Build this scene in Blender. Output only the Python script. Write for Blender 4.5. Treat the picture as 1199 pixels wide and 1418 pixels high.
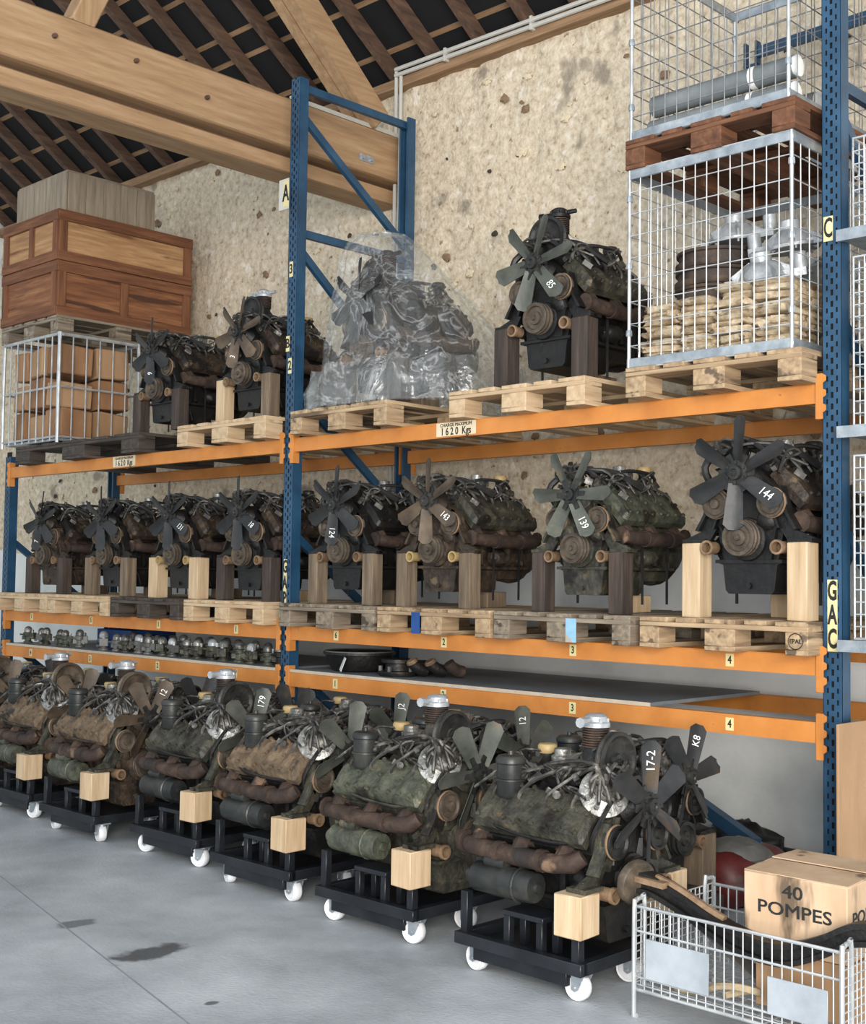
import bpy, bmesh, math, random
from mathutils import Vector, Matrix, Euler, noise
from math import sin, cos, pi, radians as rad

for o in list(bpy.data.objects): bpy.data.objects.remove(o)
S = bpy.context.scene
C = S.collection
rnd = random.Random(7)

# ------------------------------------------------------------------ camera
cam_d = bpy.data.cameras.new('camera'); cam = bpy.data.objects.new('camera', cam_d); C.objects.link(cam)
S.camera = cam
YAW, PITCH, ROLL, FPX = 0.7727, 0.0513, 0.0133, 1764.0
fw = Vector((-sin(YAW)*cos(PITCH), cos(YAW)*cos(PITCH), sin(PITCH)))
r0 = Vector((cos(YAW), sin(YAW), 0)); u0 = r0.cross(fw)
rr = r0*cos(ROLL) + u0*sin(ROLL); uu = u0*cos(ROLL) - r0*sin(ROLL)
cam.matrix_world = Matrix(((rr.x, uu.x, -fw.x, 6.3036), (rr.y, uu.y, -fw.y, -5.1444), (rr.z, uu.z, -fw.z, 1.5364), (0, 0, 0, 1)))
cam_d.sensor_fit = 'HORIZONTAL'; cam_d.sensor_width = 36; cam_d.lens = FPX/1199*36
cam_d.clip_start = .05; cam_d.clip_end = 200

# ------------------------------------------------------------------ world, daylight, exposure
W = bpy.data.worlds.new('world'); S.world = W; W.use_nodes = True
bg = W.node_tree.nodes['Background']; bg.inputs[0].default_value = (.80, .90, 1.0, 1); bg.inputs[1].default_value = 1.3
def area(name, loc, target, sx, sy, power, col):
    d = bpy.data.lights.new(name, 'AREA'); d.shape = 'RECTANGLE'; d.size = sx; d.size_y = sy; d.energy = power; d.color = col
    o = bpy.data.objects.new(name, d); C.objects.link(o); o.location = loc
    o.rotation_euler = (Vector(target)-Vector(loc)).to_track_quat('-Z', 'Y').to_euler()
    return o
area('daylight_through_barn_door', (9.8, -8.2, 2.5), (0.8, 1.0, 2.2), 4.4, 4.8, 1600, (1.0, .94, .87))
S.view_settings.view_transform = 'Standard'; S.view_settings.look = 'None'
S.view_settings.exposure = 0.0; S.view_settings.gamma = 1.0; S.view_settings.use_curve_mapping = False

# ------------------------------------------------------------------ materials
def lin(c):
    return tuple(((x/12.92) if x <= .04045 else ((x+.055)/1.055)**2.4) for x in [v/255 for v in c]) + (1,)
MATS = {}
def mat(name, cols, scale=6, rough=.6, metal=0, bump=.2, bscale=None, stretch=(1, 1, 1), spots=None, detail=6, pos=None, dist=0.0, rand=True):
    """procedural surface: noise -> ramp of colours, optional blotches (colour, scale, threshold), fine relief"""
    m = bpy.data.materials.new(name); m.use_nodes = True; MATS[name] = m
    nt = m.node_tree; N = nt.nodes; L = nt.links; b = N['Principled BSDF']
    tc = N.new('ShaderNodeTexCoord'); mp = N.new('ShaderNodeMapping'); L.new(tc.outputs['Object'], mp.inputs[0]); mp.inputs['Scale'].default_value = stretch
    if rand:
        oi = N.new('ShaderNodeObjectInfo'); mu = N.new('ShaderNodeMath'); mu.operation = 'MULTIPLY'; mu.inputs[1].default_value = 37.0
        L.new(oi.outputs['Random'], mu.inputs[0]); L.new(mu.outputs[0], mp.inputs['Location'])
    n = N.new('ShaderNodeTexNoise'); n.inputs['Scale'].default_value = scale; n.inputs['Detail'].default_value = detail; n.inputs['Distortion'].default_value = dist
    n.inputs['Roughness'].default_value = .62
    L.new(mp.outputs[0], n.inputs['Vector'])
    cr = N.new('ShaderNodeValToRGB'); L.new(n.outputs['Fac'], cr.inputs[0])
    k = len(cols); el = cr.color_ramp.elements
    ps = pos or [.30+.42*i/(max(1, k-1)) for i in range(k)]
    while len(el) < k: el.new(.5)
    for i, c in enumerate(cols): el[i].position = ps[i]; el[i].color = lin(c)
    out = cr.outputs[0]
    for sp in (spots or []):
        c, sc, th = sp[:3]
        n2 = N.new('ShaderNodeTexNoise'); n2.inputs['Scale'].default_value = sc; n2.inputs['Detail'].default_value = 5; L.new(mp.outputs[0], n2.inputs['Vector'])
        r2 = N.new('ShaderNodeValToRGB'); r2.color_ramp.elements[0].position = th; r2.color_ramp.elements[1].position = th+.06; L.new(n2.outputs['Fac'], r2.inputs[0])
        mx = N.new('ShaderNodeMix'); mx.data_type = 'RGBA'; L.new(r2.outputs[0], mx.inputs['Factor']); L.new(out, mx.inputs['A']); mx.inputs['B'].default_value = lin(c)
        out = mx.outputs['Result']
    L.new(out, b.inputs['Base Color'])
    b.inputs['Roughness'].default_value = rough; b.inputs['Metallic'].default_value = metal
    if bump:
        n3 = N.new('ShaderNodeTexNoise'); n3.inputs['Scale'].default_value = bscale or scale*4; n3.inputs['Detail'].default_value = 5; L.new(mp.outputs[0], n3.inputs['Vector'])
        bp = N.new('ShaderNodeBump'); bp.inputs['Strength'].default_value = bump; bp.inputs['Distance'].default_value = .01
        L.new(n3.outputs['Fac'], bp.inputs['Height']); L.new(bp.outputs[0], b.inputs['Normal'])
    return m
def wood(name, cols, spots=None, rough=.75):
    for ax, st in (('x', (1.2, 14, 14)), ('y', (14, 1.2, 14)), ('z', (14, 14, 1.2))):
        mat(name+'_'+ax, cols, 1.8, rough, 0, .2, 5, st, spots, detail=8)
wood('pine', [(164, 138, 106), (188, 163, 130), (203, 181, 150)])
wood('pallet', [(120, 100, 78), (160, 136, 106), (190, 166, 132)], [((96, 80, 64), 1.1, .60)])
wood('palletgrey', [(88, 78, 66), (126, 114, 98), (156, 143, 124)], [((70, 60, 50), 1.1, .60)])
wood('palletdark', [(40, 34, 30), (62, 54, 48), (88, 78, 68)])
wood('palletred', [(70, 44, 28), (98, 62, 40), (124, 84, 58)])
wood('darktimber', [(38, 32, 28), (58, 48, 42), (84, 70, 60)])
wood('midtimber', [(78, 66, 54), (108, 93, 76), (138, 120, 98)])
wood('beamoak', [(138, 108, 78), (158, 127, 94), (174, 145, 112)])
wood('rafter', [(62, 46, 36), (88, 66, 52), (112, 86, 68)])
wood('batten', [(112, 86, 62), (142, 112, 82), (166, 134, 102)])
wood('crateframe', [(84, 50, 30), (112, 70, 44), (136, 92, 62)])
wood('cratepanel', [(136, 98, 64), (166, 126, 86), (190, 154, 114)], [((112, 72, 44), 1.0, .60)])
wood('oldbox', [(124, 110, 94), (150, 135, 116), (172, 157, 136)])
mat('bluepaint', [(24, 55, 79), (32, 68, 96), (43, 81, 110)], 5, .42, 0, .06, 30, spots=[((66, 62, 58), 9, .72)])
mat('orange', [(176, 110, 48), (194, 124, 56), (204, 136, 70)], 4, .5, 0, .06, 30, spots=[((120, 76, 40), 16, .71)])
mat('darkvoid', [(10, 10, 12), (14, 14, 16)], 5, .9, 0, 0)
mat('underlay', [(7, 7, 9), (12, 12, 14)], 5, .85, 0, 0)
mat('steelgalv', [(128, 136, 142), (158, 166, 172), (186, 192, 196)], 12, .38, .55, .05)
mat('wirezinc', [(150, 154, 156), (182, 186, 188), (205, 208, 208)], 8, .4, .45, 0)
mat('wiredark', [(96, 98, 100), (126, 128, 130), (150, 152, 152)], 8, .45, .5, 0)
mat('alu', [(64, 64, 62), (122, 122, 118), (178, 178, 174)], 20, .4, .5, .5, 50)
mat('fitmix', [(27, 26, 25), (59, 57, 54), (135, 133, 127)], 26, .42, .3, .3, 40)
mat('alubright', [(135, 138, 142), (167, 171, 174), (194, 198, 201)], 9, .42, .3, .3, 30)
mat('eng_olive', [(31, 31, 27), (57, 56, 47), (86, 82, 67)], 15, .52, .15, .8, 40, spots=[((29, 24, 20), 5, .56), ((92, 78, 58), 12, .64)])
mat('eng_black', [(11, 11, 11), (20, 19, 19), (35, 33, 29)], 8, .5, .15, .5, 34, spots=[((41, 34, 27), 8, .64)])
mat('eng_brown', [(30, 24, 20), (54, 44, 35), (86, 71, 54)], 15, .56, .15, .8, 40, spots=[((23, 19, 18), 5, .55), ((102, 86, 64), 12, .65)])
mat('eng_green', [(45, 49, 41), (72, 75, 63), (100, 100, 82)], 15, .5, .15, .8, 40, spots=[((37, 34, 27), 5, .57), ((115, 97, 71), 12, .66)])
mat('eng_dust', [(66, 55, 42), (98, 81, 62), (124, 108, 84)], 17, .7, 0, .8, 42, spots=[((40, 32, 27), 7, .57)])
mat('rustpipe', [(36, 27, 22), (58, 44, 36), (92, 72, 58)], 10, .75, .1, .5, 40, spots=[((120, 96, 76), 7, .63), ((40, 34, 31), 5, .58)])
mat('rustring', [(92, 72, 54), (124, 100, 76), (150, 124, 98)], 14, .7, .1, .4)
mat('pulley', [(56, 49, 42), (83, 73, 62), (112, 98, 83)], 14, .55, .3, .3)
mat('pulleyblack', [(27, 27, 27), (44, 44, 42), (67, 64, 59)], 14, .5, .3, .3)
mat('bladegreen', [(53, 57, 51), (77, 80, 73), (99, 101, 90)], 7, .5, .1, .2, spots=[((108, 90, 64), 7, .62)])
mat('bladedark', [(28, 29, 31), (43, 44, 45), (60, 58, 56)], 7, .48, .15, .2, spots=[((74, 60, 44), 7, .65)])
mat('bladebrown', [(55, 46, 39), (82, 70, 57), (106, 90, 72)], 7, .58, .1, .2)
mat('rubber', [(16, 16, 17), (28, 28, 29), (44, 43, 42)], 8, .5, 0, .2)
mat('wirelead', [(30, 30, 30), (60, 58, 55), (120, 116, 108)], 16, .45, .1, 0)
mat('canister', [(27, 29, 29), (43, 45, 44), (66, 66, 60)], 7, .42, .2, .2)
mat('capyellow', [(150, 128, 84), (176, 152, 106)], 8, .5, 0, .1)
mat('dollyblack', [(18, 20, 24), (27, 30, 35), (40, 43, 48)], 7, .38, .1, .1)
mat('wheelwhite', [(196, 198, 200), (216, 218, 220), (230, 231, 232)], 6, .5, 0, .05)
mat('paintwhite', [(222, 224, 222), (236, 237, 235)], 8, .7, 0, 0)
mat('letterblack', [(22, 22, 22), (30, 30, 30)], 8, .6, 0, 0)
mat('stickeryellow', [(206, 194, 140), (216, 206, 156)], 8, .55, 0, 0)
mat('stickercream', [(204, 190, 160), (222, 208, 180)], 8, .6, 0, 0)
mat('cardboard', [(150, 118, 86), (168, 134, 100), (182, 150, 116)], 3, .8, 0, .08, 40, (1, 1, .3))
mat('cardboarddark', [(112, 80, 54), (144, 106, 74), (166, 128, 92)], 3, .8, 0, .15, 30, (1, 1, .4))
mat('cardold', [(156, 128, 100), (182, 154, 124), (198, 172, 144)], 4, .8, 0, .12, 40, (1, 1, .25), spots=[((96, 80, 62), 6.5, .60)])
mat('sack', [(120, 98, 72), (176, 158, 130), (204, 192, 170)], 15, .85, 0, .9, 34, spots=[((110, 86, 60), 12, .62)])
mat('whitebag', [(206, 210, 214), (224, 228, 232), (236, 239, 241)], 6, .6, 0, .5, 14)
mat('drum', [(40, 34, 32), (66, 54, 46), (98, 76, 58)], 9, .7, .1, .4, 40)
mat('deckboard', [(87, 93, 98), (106, 112, 117), (123, 129, 134)], 3, .5, 0, .05)
mat('deckedge', [(176, 160, 140), (196, 182, 162)], 12, .8, 0, .1)
mat('pipegrey', [(96, 102, 104), (116, 122, 124), (134, 139, 140)], 4, .45, 0, .05)
mat('conduit', [(178, 176, 168), (196, 194, 186)], 4, .5, 0, 0)
mat('redpaint', [(67, 22, 22), (86, 30, 28), (99, 43, 40)], 6, .5, 0, .15, spots=[((88, 83, 78), 4, .60)])
mat('greymetal', [(78, 78, 76), (97, 97, 94), (116, 116, 112)], 7, .5, .2, .2)
mat('blackbag', [(14, 14, 15), (24, 24, 25), (36, 36, 36)], 7, .3, 0, .6, 12)
mat('bluebin', [(22, 60, 120), (34, 78, 142)], 5, .5, 0, .1)
mat('plate', [(150, 158, 166), (172, 180, 188), (190, 197, 203)], 5, .5, .3, .05)
mat('rope', [(150, 132, 104), (190, 172, 142)], 20, .9, 0, .3)

def floor_mat():
    m = mat('concrete', [(140, 146, 150), (172, 177, 181), (196, 200, 204)], 1.6, .6, 0, .25, 60, rand=False, detail=13)
    nt = m.node_tree; N = nt.nodes; L = nt.links; b = N['Principled BSDF']; src = b.inputs['Base Color'].links[0].from_socket
    geo = N.new('ShaderNodeNewGeometry')
    def stain(cx, cy, rx, ry, col, fac, src):
        mp = N.new('ShaderNodeMapping'); mp.vector_type = 'POINT'; L.new(geo.outputs['Position'], mp.inputs[0])
        mp.inputs['Location'].default_value = (-cx/rx, -cy/ry, 0); mp.inputs['Scale'].default_value = (1/rx, 1/ry, 0)
        ln = N.new('ShaderNodeVectorMath'); ln.operation = 'LENGTH'; L.new(mp.outputs[0], ln.inputs[0])
        nz = N.new('ShaderNodeTexNoise'); nz.inputs['Scale'].default_value = 14; L.new(geo.outputs['Position'], nz.inputs['Vector'])
        ad = N.new('ShaderNodeMath'); ad.operation = 'MULTIPLY_ADD'; L.new(nz.outputs['Fac'], ad.inputs[0]); ad.inputs[1].default_value = 1.4; L.new(ln.outputs['Value'], ad.inputs[2])
        mr = N.new('ShaderNodeMapRange'); L.new(ad.outputs[0], mr.inputs[0]); mr.inputs[1].default_value = 1.85; mr.inputs[2].default_value = 1.45; mr.inputs[4].default_value = fac
        mx = N.new('ShaderNodeMix'); mx.data_type = 'RGBA'; L.new(mr.outputs[0], mx.inputs['Factor']); L.new(src, mx.inputs['A']); mx.inputs['B'].default_value = lin(col)
        return mx.outputs['Result']
    src = stain(1.835, -2.17, .085, .17, (62, 64, 66), .85, src)
    src = stain(1.24, -2.165, .06, .10, (96, 99, 102), .8, src)
    src = stain(2.5, -2.35, .02, .03, (70, 72, 74), .8, src)
    L.new(src, b.inputs['Base Color'])
floor_mat()
def stone_mat():
    m = mat('stonewall', [(146, 128, 108), (194, 178, 153), (210, 196, 172), (226, 215, 196)], 20, .9, 0, 1.0, 48, rand=False, detail=12,
            pos=[.28, .42, .54, .72], spots=[((136, 114, 92), 15, .66), ((56, 46, 40), 11, .715), ((224, 214, 198), 9, .63), ((150, 138, 122), 2.6, .65)])
stone_mat()
mat('stonelight', [(206, 188, 154), (226, 210, 180), (238, 226, 200)], 9, .85, 0, .5, 30)
mat('stonebrown', [(104, 84, 64), (140, 114, 88), (168, 140, 108)], 9, .85, 0, .5, 30)
mat('stonedark', [(44, 38, 34), (66, 56, 50), (92, 80, 70)], 9, .85, 0, .5, 30)
mat('cement', [(196, 200, 198), (216, 219, 217), (230, 231, 229)], 1.9, .85, 0, .2, 24, rand=False, detail=8)
def plastic_mat():
    m = bpy.data.materials.new('clearwrap'); m.use_nodes = True; MATS['clearwrap'] = m
    nt = m.node_tree; N = nt.nodes; L = nt.links; b = N['Principled BSDF']; out = N['Material Output']
    b.inputs['Base Color'].default_value = (.80, .81, .80, 1); b.inputs['Roughness'].default_value = .22; b.inputs['Specular IOR Level'].default_value = .9
    tc = N.new('ShaderNodeTexCoord')
    n = N.new('ShaderNodeTexNoise'); n.inputs['Scale'].default_value = 3.2; n.inputs['Detail'].default_value = 5; n.inputs['Distortion'].default_value = 1.6; L.new(tc.outputs['Object'], n.inputs['Vector'])
    v = N.new('ShaderNodeTexVoronoi'); v.feature = 'DISTANCE_TO_EDGE'; v.inputs['Scale'].default_value = 2.6; L.new(n.outputs['Color'], v.inputs['Vector'])
    bp = N.new('ShaderNodeBump'); bp.inputs['Strength'].default_value = .45; bp.inputs['Distance'].default_value = .04; L.new(v.outputs['Distance'], bp.inputs['Height']); L.new(bp.outputs[0], b.inputs['Normal'])
    tr = N.new('ShaderNodeBsdfTransparent'); tr.inputs[0].default_value = (.96, .97, .97, 1)
    mr = N.new('ShaderNodeMapRange'); L.new(v.outputs['Distance'], mr.inputs[0]); mr.inputs[1].default_value = .0; mr.inputs[2].default_value = .05; mr.inputs[3].default_value = .28; mr.inputs[4].default_value = .065  # crease highlights painted in as whiter, less clear lines
    gl = N.new('ShaderNodeBsdfGlossy'); gl.inputs['Roughness'].default_value = .09; L.new(bp.outputs[0], gl.inputs['Normal'])
    mx = N.new('ShaderNodeMixShader'); L.new(mr.outputs[0], mx.inputs[0]); L.new(tr.outputs[0], mx.inputs[1]); L.new(b.outputs[0], mx.inputs[2])
    m2 = N.new('ShaderNodeMixShader'); m2.inputs[0].default_value = .05; L.new(mx.outputs[0], m2.inputs[1]); L.new(gl.outputs[0], m2.inputs[2]); L.new(m2.outputs[0], out.inputs[0])
plastic_mat()

# ------------------------------------------------------------------ mesh helpers
def basis(d):
    d = Vector(d).normalized(); a = Vector((0, 0, 1)) if abs(d.z) < .9 else Vector((1, 0, 0))
    x = a.cross(d).normalized(); return x, d.cross(x), d
class MB:
    def __init__(s): s.v = []; s.f = []
    def add(s, vs, fs, M=None):
        k = len(s.v); s.v += [tuple(M @ Vector(p)) if M else tuple(p) for p in vs]; s.f += [tuple(i+k for i in f) for f in fs]; return s
    def box(s, c, d, M=None, rot=None):
        x, y, z = d[0]/2, d[1]/2, d[2]/2
        vs = [Vector((a*x, b*y, e*z)) for a in (-1, 1) for b in (-1, 1) for e in (-1, 1)]
        if rot is not None: R = Euler(rot).to_matrix(); vs = [R @ v for v in vs]
        vs = [v+Vector(c) for v in vs]
        return s.add(vs, [(0, 1, 3, 2), (4, 6, 7, 5), (0, 4, 5, 1), (2, 3, 7, 6), (0, 2, 6, 4), (1, 5, 7, 3)], M)
    def span(s, p0, p1, w, h, up=(0, 0, 1)):
        p0, p1 = Vector(p0), Vector(p1); d = (p1-p0).normalized(); x = d.cross(Vector(up)).normalized(); u = x.cross(d)
        vs = [p+a*x*w/2+b*u*h/2 for p in (p0, p1) for a, b in ((-1, -1), (1, -1), (1, 1), (-1, 1))]
        return s.add(vs, [(0, 1, 2, 3), (7, 6, 5, 4), (0, 4, 5, 1), (1, 5, 6, 2), (2, 6, 7, 3), (3, 7, 4, 0)])
    def lathe(s, prof, o=(0, 0, 0), ax=(0, 0, 1), n=16, cap=True):
        x, y, d = basis(ax); o = Vector(o); vs = []; fs = []
        for r, h in prof:
            for i in range(n): a = 2*pi*i/n; vs.append(o+d*h+(x*cos(a)+y*sin(a))*r)
        for j in range(len(prof)-1):
            for i in range(n): k = (i+1) % n; fs.append((j*n+i, j*n+k, (j+1)*n+k, (j+1)*n+i))
        if cap: fs.append(tuple(range(n-1, -1, -1))); fs.append(tuple((len(prof)-1)*n+i for i in range(n)))
        return s.add(vs, fs)
    def cyl(s, p0, p1, r, r1=None, n=12):
        d = Vector(p1)-Vector(p0); return s.lathe([(r, 0), (r if r1 is None else r1, d.length)], p0, d, n)
    def tube(s, pts, r, n=6, closed=False):
        pts = [Vector(p) for p in pts]; m = len(pts); vs = []; fs = []; px = None
        for j, p in enumerate(pts):
            t = (pts[(j+1) % m]-pts[j-1]) if closed else (pts[min(j+1, m-1)]-pts[max(j-1, 0)])
            t.normalize()
            if px is None: x, y, _ = basis(t)
            else: x = (px-t*px.dot(t)).normalized(); y = t.cross(x)
            px = x; q = r[j] if isinstance(r, (list, tuple)) else r
            vs += [p+(x*cos(2*pi*i/n)+y*sin(2*pi*i/n))*q for i in range(n)]
        for j in range(m if closed else m-1):
            jj = (j+1) % m
            for i in range(n): k = (i+1) % n; fs.append((j*n+i, j*n+k, jj*n+k, jj*n+i))
        if not closed: fs.append(tuple(range(n-1, -1, -1))); fs.append(tuple((m-1)*n+i for i in range(n)))
        return s.add(vs, fs)
    def ring(s, c, ax, R, r, n=20, k=6):
        x, y, d = basis(ax); c = Vector(c)
        return s.tube([c+(x*cos(2*pi*i/n)+y*sin(2*pi*i/n))*R for i in range(n)], r, k, True)
    def pipe(s, o, ax, prof_out, r_in, n=16):
        """hollow tube along ax: outer profile [(r,h)...], bore r_in"""
        h0, h1 = prof_out[0][1], prof_out[-1][1]
        return s.lathe([(r_in, h0+.02)]+prof_out+[(r_in, h1), (r_in, h0+.02)], o, ax, n, False).lathe([(r_in, h0+.02), (.001, h0+.02)], o, ax, n, False)
    def prism(s, poly, a, b, M=None, plane='xz'):
        n = len(poly); vs = []
        for t in (a, b):
            for p in poly: vs.append((p[0], t, p[1]) if plane == 'xz' else (p[0], p[1], t) if plane == 'xy' else (t, p[0], p[1]))
        fs = [tuple(range(n)), tuple(range(2*n-1, n-1, -1))]+[(i, i+n, (i+1) % n+n, (i+1) % n) for i in range(n)]
        return s.add(vs, fs, M)
    def ball(s, c, r, n=10, m=6, amp=0, seed=0, p=1.0):
        r = (r, r, r) if not isinstance(r, (tuple, list)) else r; vs = []; fs = []; c = Vector(c)
        sg = lambda v: math.copysign(abs(v)**p, v)
        for j in range(m+1):
            t = pi*j/m
            for i in range(n):
                a = 2*pi*i/n; d = Vector((sg(sin(t)*cos(a)) if 0 < j < m else 0, sg(sin(t)*sin(a)) if 0 < j < m else 0, sg(cos(t))))
                k = 1+amp*noise.noise(d*2.2+Vector((seed*7.3, seed*3.1, seed)))+amp*.5*noise.noise(d*6+Vector((seed, 0, seed*5)))
                vs.append(c+Vector((d.x*r[0], d.y*r[1], d.z*r[2]))*k)
        for j in range(m):
            for i in range(n): k = (i+1) % n; fs.append((j*n+i, (j+1)*n+i, (j+1)*n+k, j*n+k))
        return s.add(vs, fs)
    def mesh(s, name, bevel=0, smooth=40):
        me = bpy.data.meshes.new(name); me.from_pydata(s.v, [], s.f)
        bm = bmesh.new(); bm.from_mesh(me)
        if bevel: bmesh.ops.bevel(bm, geom=list(bm.edges), offset=bevel, segments=1, affect='EDGES', clamp_overlap=True)
        bmesh.ops.recalc_face_normals(bm, faces=bm.faces); bm.to_mesh(me); bm.free()
        if smooth: me.shade_smooth(); me.set_sharp_from_angle(angle=rad(smooth))
        me.update(); return me
CACHE = {}
def put(name, key, fn, material, parent=None, loc=(0, 0, 0), rot=(0, 0, 0), scale=None, bevel=0, smooth=40):
    """link one mesh object; meshes are shared between alike pieces of the same material"""
    k = (key, material)
    if key is None or k not in CACHE:
        mb = MB(); fn(mb); me = mb.mesh(name, bevel, smooth); me.materials.append(MATS[material])
        if key is not None: CACHE[k] = me
    else: me = CACHE[k]
    o = bpy.data.objects.new(name, me); C.objects.link(o); o.location = loc; o.rotation_euler = rot
    if scale is not None: o.scale = scale if isinstance(scale, (tuple, list)) else (scale,)*3
    if parent is not None: o.parent = parent
    return o
def bx(name, dims, material, parent=None, loc=(0, 0, 0), rot=(0, 0, 0), bevel=.003):
    return put(name, ('bx', tuple(round(d, 4) for d in dims), bevel), lambda m: m.box((0, 0, 0), dims), material, parent, loc, rot, None, bevel)
def tag(o, label=None, cat=None, group=None, kind=None):
    if label: o['label'] = label
    if cat: o['category'] = cat
    if group: o['group'] = group
    if kind: o['kind'] = kind
    return o
def root(name, loc, rz, label, cat, group=None, scale=1):
    o = bpy.data.objects.new(name, None); C.objects.link(o); o.location = loc; o.rotation_euler = (0, 0, rz); o.scale = (scale,)*3; o.empty_display_size = .1
    return tag(o, label, cat, group)
def text(name, body, size, material, parent, loc, rot, ext=.0006, sx=1.0, bold=.022):
    k = ('txt', body, round(size, 4), material, ext, sx)
    if k not in CACHE:
        cu = bpy.data.curves.new(name, 'FONT'); cu.body = body; cu.size = size; cu.align_x = 'CENTER'; cu.align_y = 'CENTER'; cu.extrude = ext; cu.bevel_depth = bold*size; cu.bevel_resolution = 0; cu.resolution_u = 3
        t = bpy.data.objects.new(name, cu); C.objects.link(t); bpy.context.view_layer.update()
        me = bpy.data.meshes.new_from_object(t.evaluated_get(bpy.context.evaluated_depsgraph_get()))
        bpy.data.objects.remove(t); me.materials.clear(); me.materials.append(MATS[material])
        if sx != 1: me.transform(Matrix.Diagonal((sx, 1, 1, 1)))
        CACHE[k] = me
    o = bpy.data.objects.new(name, CACHE[k]); C.objects.link(o); o.location = loc; o.rotation_euler = rot
    if parent is not None: o.parent = parent
    return o
FRONT = (pi/2, 0, 0)   # lettering on a face that looks toward -Y

# ------------------------------------------------------------------ the building
WY = 1.40
fl = put('floor', None, lambda m: m.box((0, -4, -.05), (24, 14, .1)), 'concrete'); tag(fl, 'pale grey concrete barn floor with oil stains', 'floor', kind='structure')
def wallgrid(m):
    x0, x1, z0, z1, st = -6.7, 7.0, 0.0, 5.22, .045
    nx, nz = int((x1-x0)/st), int((z1-z0)/st); vs = []; fs = []
    for j in range(nz+1):
        for i in range(nx+1):
            x = x0+(x1-x0)*i/nx; z = z0+(z1-z0)*j/nz; q = Vector((x, 0, z))
            h = .014*noise.noise(q*5.5)+.020*noise.noise(q*14+Vector((9, 2, 1)))+.012*max(0, noise.noise(q*3+Vector((4, 4, 4))))
            c = noise.noise(q*8+Vector((3, 7, 5)))
            if c > .48: h -= .05*(c-.48)/.3
            vs.append((x, WY-h, z))
    w = nx+1
    for j in range(nz):
        for i in range(nx): fs.append((j*w+i, j*w+i+1, (j+1)*w+i+1, (j+1)*w+i))
    m.add(vs, fs); m.box((.15, WY+.2, 2.61), (13.7, .3, 5.22))
mat('joint', [(128, 132, 136), (146, 150, 154)], 9, .8, 0, .2)
put('slab_joint', None, lambda m: m.span((.1, -1.96, .0006), (2.75, -2.56, .0006), .008, .001), 'joint', fl); put('slab_joint', None, lambda m: m.span((2.75, -2.56, .0006), (4.2, -2.75, .0006), .006, .001), 'joint', fl)
wb = put('wall_back', None, wallgrid, 'stonewall', smooth=80); tag(wb, 'lime plastered rubble stone wall behind the racking', 'wall', kind='structure')
def cem(m):
    n = 60; top = [(-6.7+13.7*i/n, 1.74+.05*noise.noise(Vector((i*.4, 0, 0)))) for i in range(n+1)]
    m.prism([(-6.7, 0)]+top+[(7.0, 0)], WY-.055, WY+.02)
put('cement_render', None, cem, 'cement', wb, smooth=30)
srnd = random.Random(11)
for i in range(230):
    x = srnd.uniform(-6, 3.6); z = srnd.uniform(2.2, 5.15); k = i % 6; sz = srnd.uniform(.018, .05)
    kind = srnd.choice(['stonelight', 'stonelight', 'stonelight', 'stonebrown', 'stonedark'])
    if kind == 'stonedark': sz *= .65
    put('stone', ('stone', k), lambda m: m.ball((0, 0, 0), (1, .22, .66), 9, 6, .8, k+2), kind, wb, (x, WY-.014, z), (0, srnd.uniform(-.6, .6), 0), sz, smooth=50)
wl = put('wall_left', None, lambda m: m.box((-6.9, -4, 4), (.4, 11, 8)), 'cement'); tag(wl, 'grey end wall at far left', 'wall', kind='structure')
AL = rad(35); EZ = 5.24
def roofp(y, off=0):   # a point on the roof's inner plane; off = distance along the outward normal
    return Vector((0, y+off*sin(AL), EZ+(WY-y)*math.tan(AL)+off*cos(AL)))
RIDGE = -5.0
ce = put('ceiling', None, lambda m: m.add([(-7, WY+.3, roofp(WY+.3, .15).z), (7.2, WY+.3, roofp(WY+.3, .15).z), (7.2, RIDGE, roofp(RIDGE, .15).z), (-7, RIDGE, roofp(RIDGE, .15).z),
    ], [(0, 1, 2, 3)]), 'underlay')
tag(ce, 'black roofing felt above the rafters', 'ceiling', kind='structure')
k = 0; x = -6.55
while x < 7:
    a = roofp(WY+.15, .045); b = roofp(RIDGE, .045)
    put('rafter', 'rafter', lambda m: m.span((0, a.y, a.z), (0, b.y, b.z), .066, .09), 'rafter_y', ce, (x+rnd.uniform(-.015, .015), 0, 0)); x += .4325
y = WY-.02
while y > RIDGE:
    p = roofp(y, .115); put('batten', 'batten', lambda m: m.box((0, 0, 0), (14, .04, .03), rot=(-AL, 0, 0)), 'batten_x', ce, (0.1, p.y, p.z+rnd.uniform(-.004, .004)), (0, 0, rnd.uniform(-.0012, .0012))); y -= .166
# timber frame
tp = put('trim_1', None, lambda m: m.box((0, WY-.03, EZ-.03), (13.6, .12, .07)), 'batten_x'); tag(tp, 'brown timber wall plate along the top of the stone wall', 'timber', kind='structure')
tb = put('tie_beam', None, lambda m: m.span((-.52, WY-.02, 4.615), (-.52, -8, 4.67), .26, .35), 'beamoak_y', bevel=.012); tag(tb, 'large squared oak tie beam crossing to the stone wall', 'beam', kind='structure')
put('lower_timber', None, lambda m: m.span((-.575, WY-.02, 4.352), (-.575, -8, 4.39), .24, .115), 'beamoak_y', tb, bevel=.01)
put('packing_strip', None, lambda m: m.span((-.60, WY-.02, 4.425), (-.60, -8, 4.475), .14, .05), 'rafter_y', tb)
for yy, zz in ((-1.50, 4.66), (-.95, 4.68), (-.42, 4.60)):
    put('peg', 'peg', lambda m: m.lathe([(.016, 0), (.013, .03)], (0, 0, 0), (1, 0, 0), 6), 'rafter_x', tb, (-.392, yy, zz))
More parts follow.
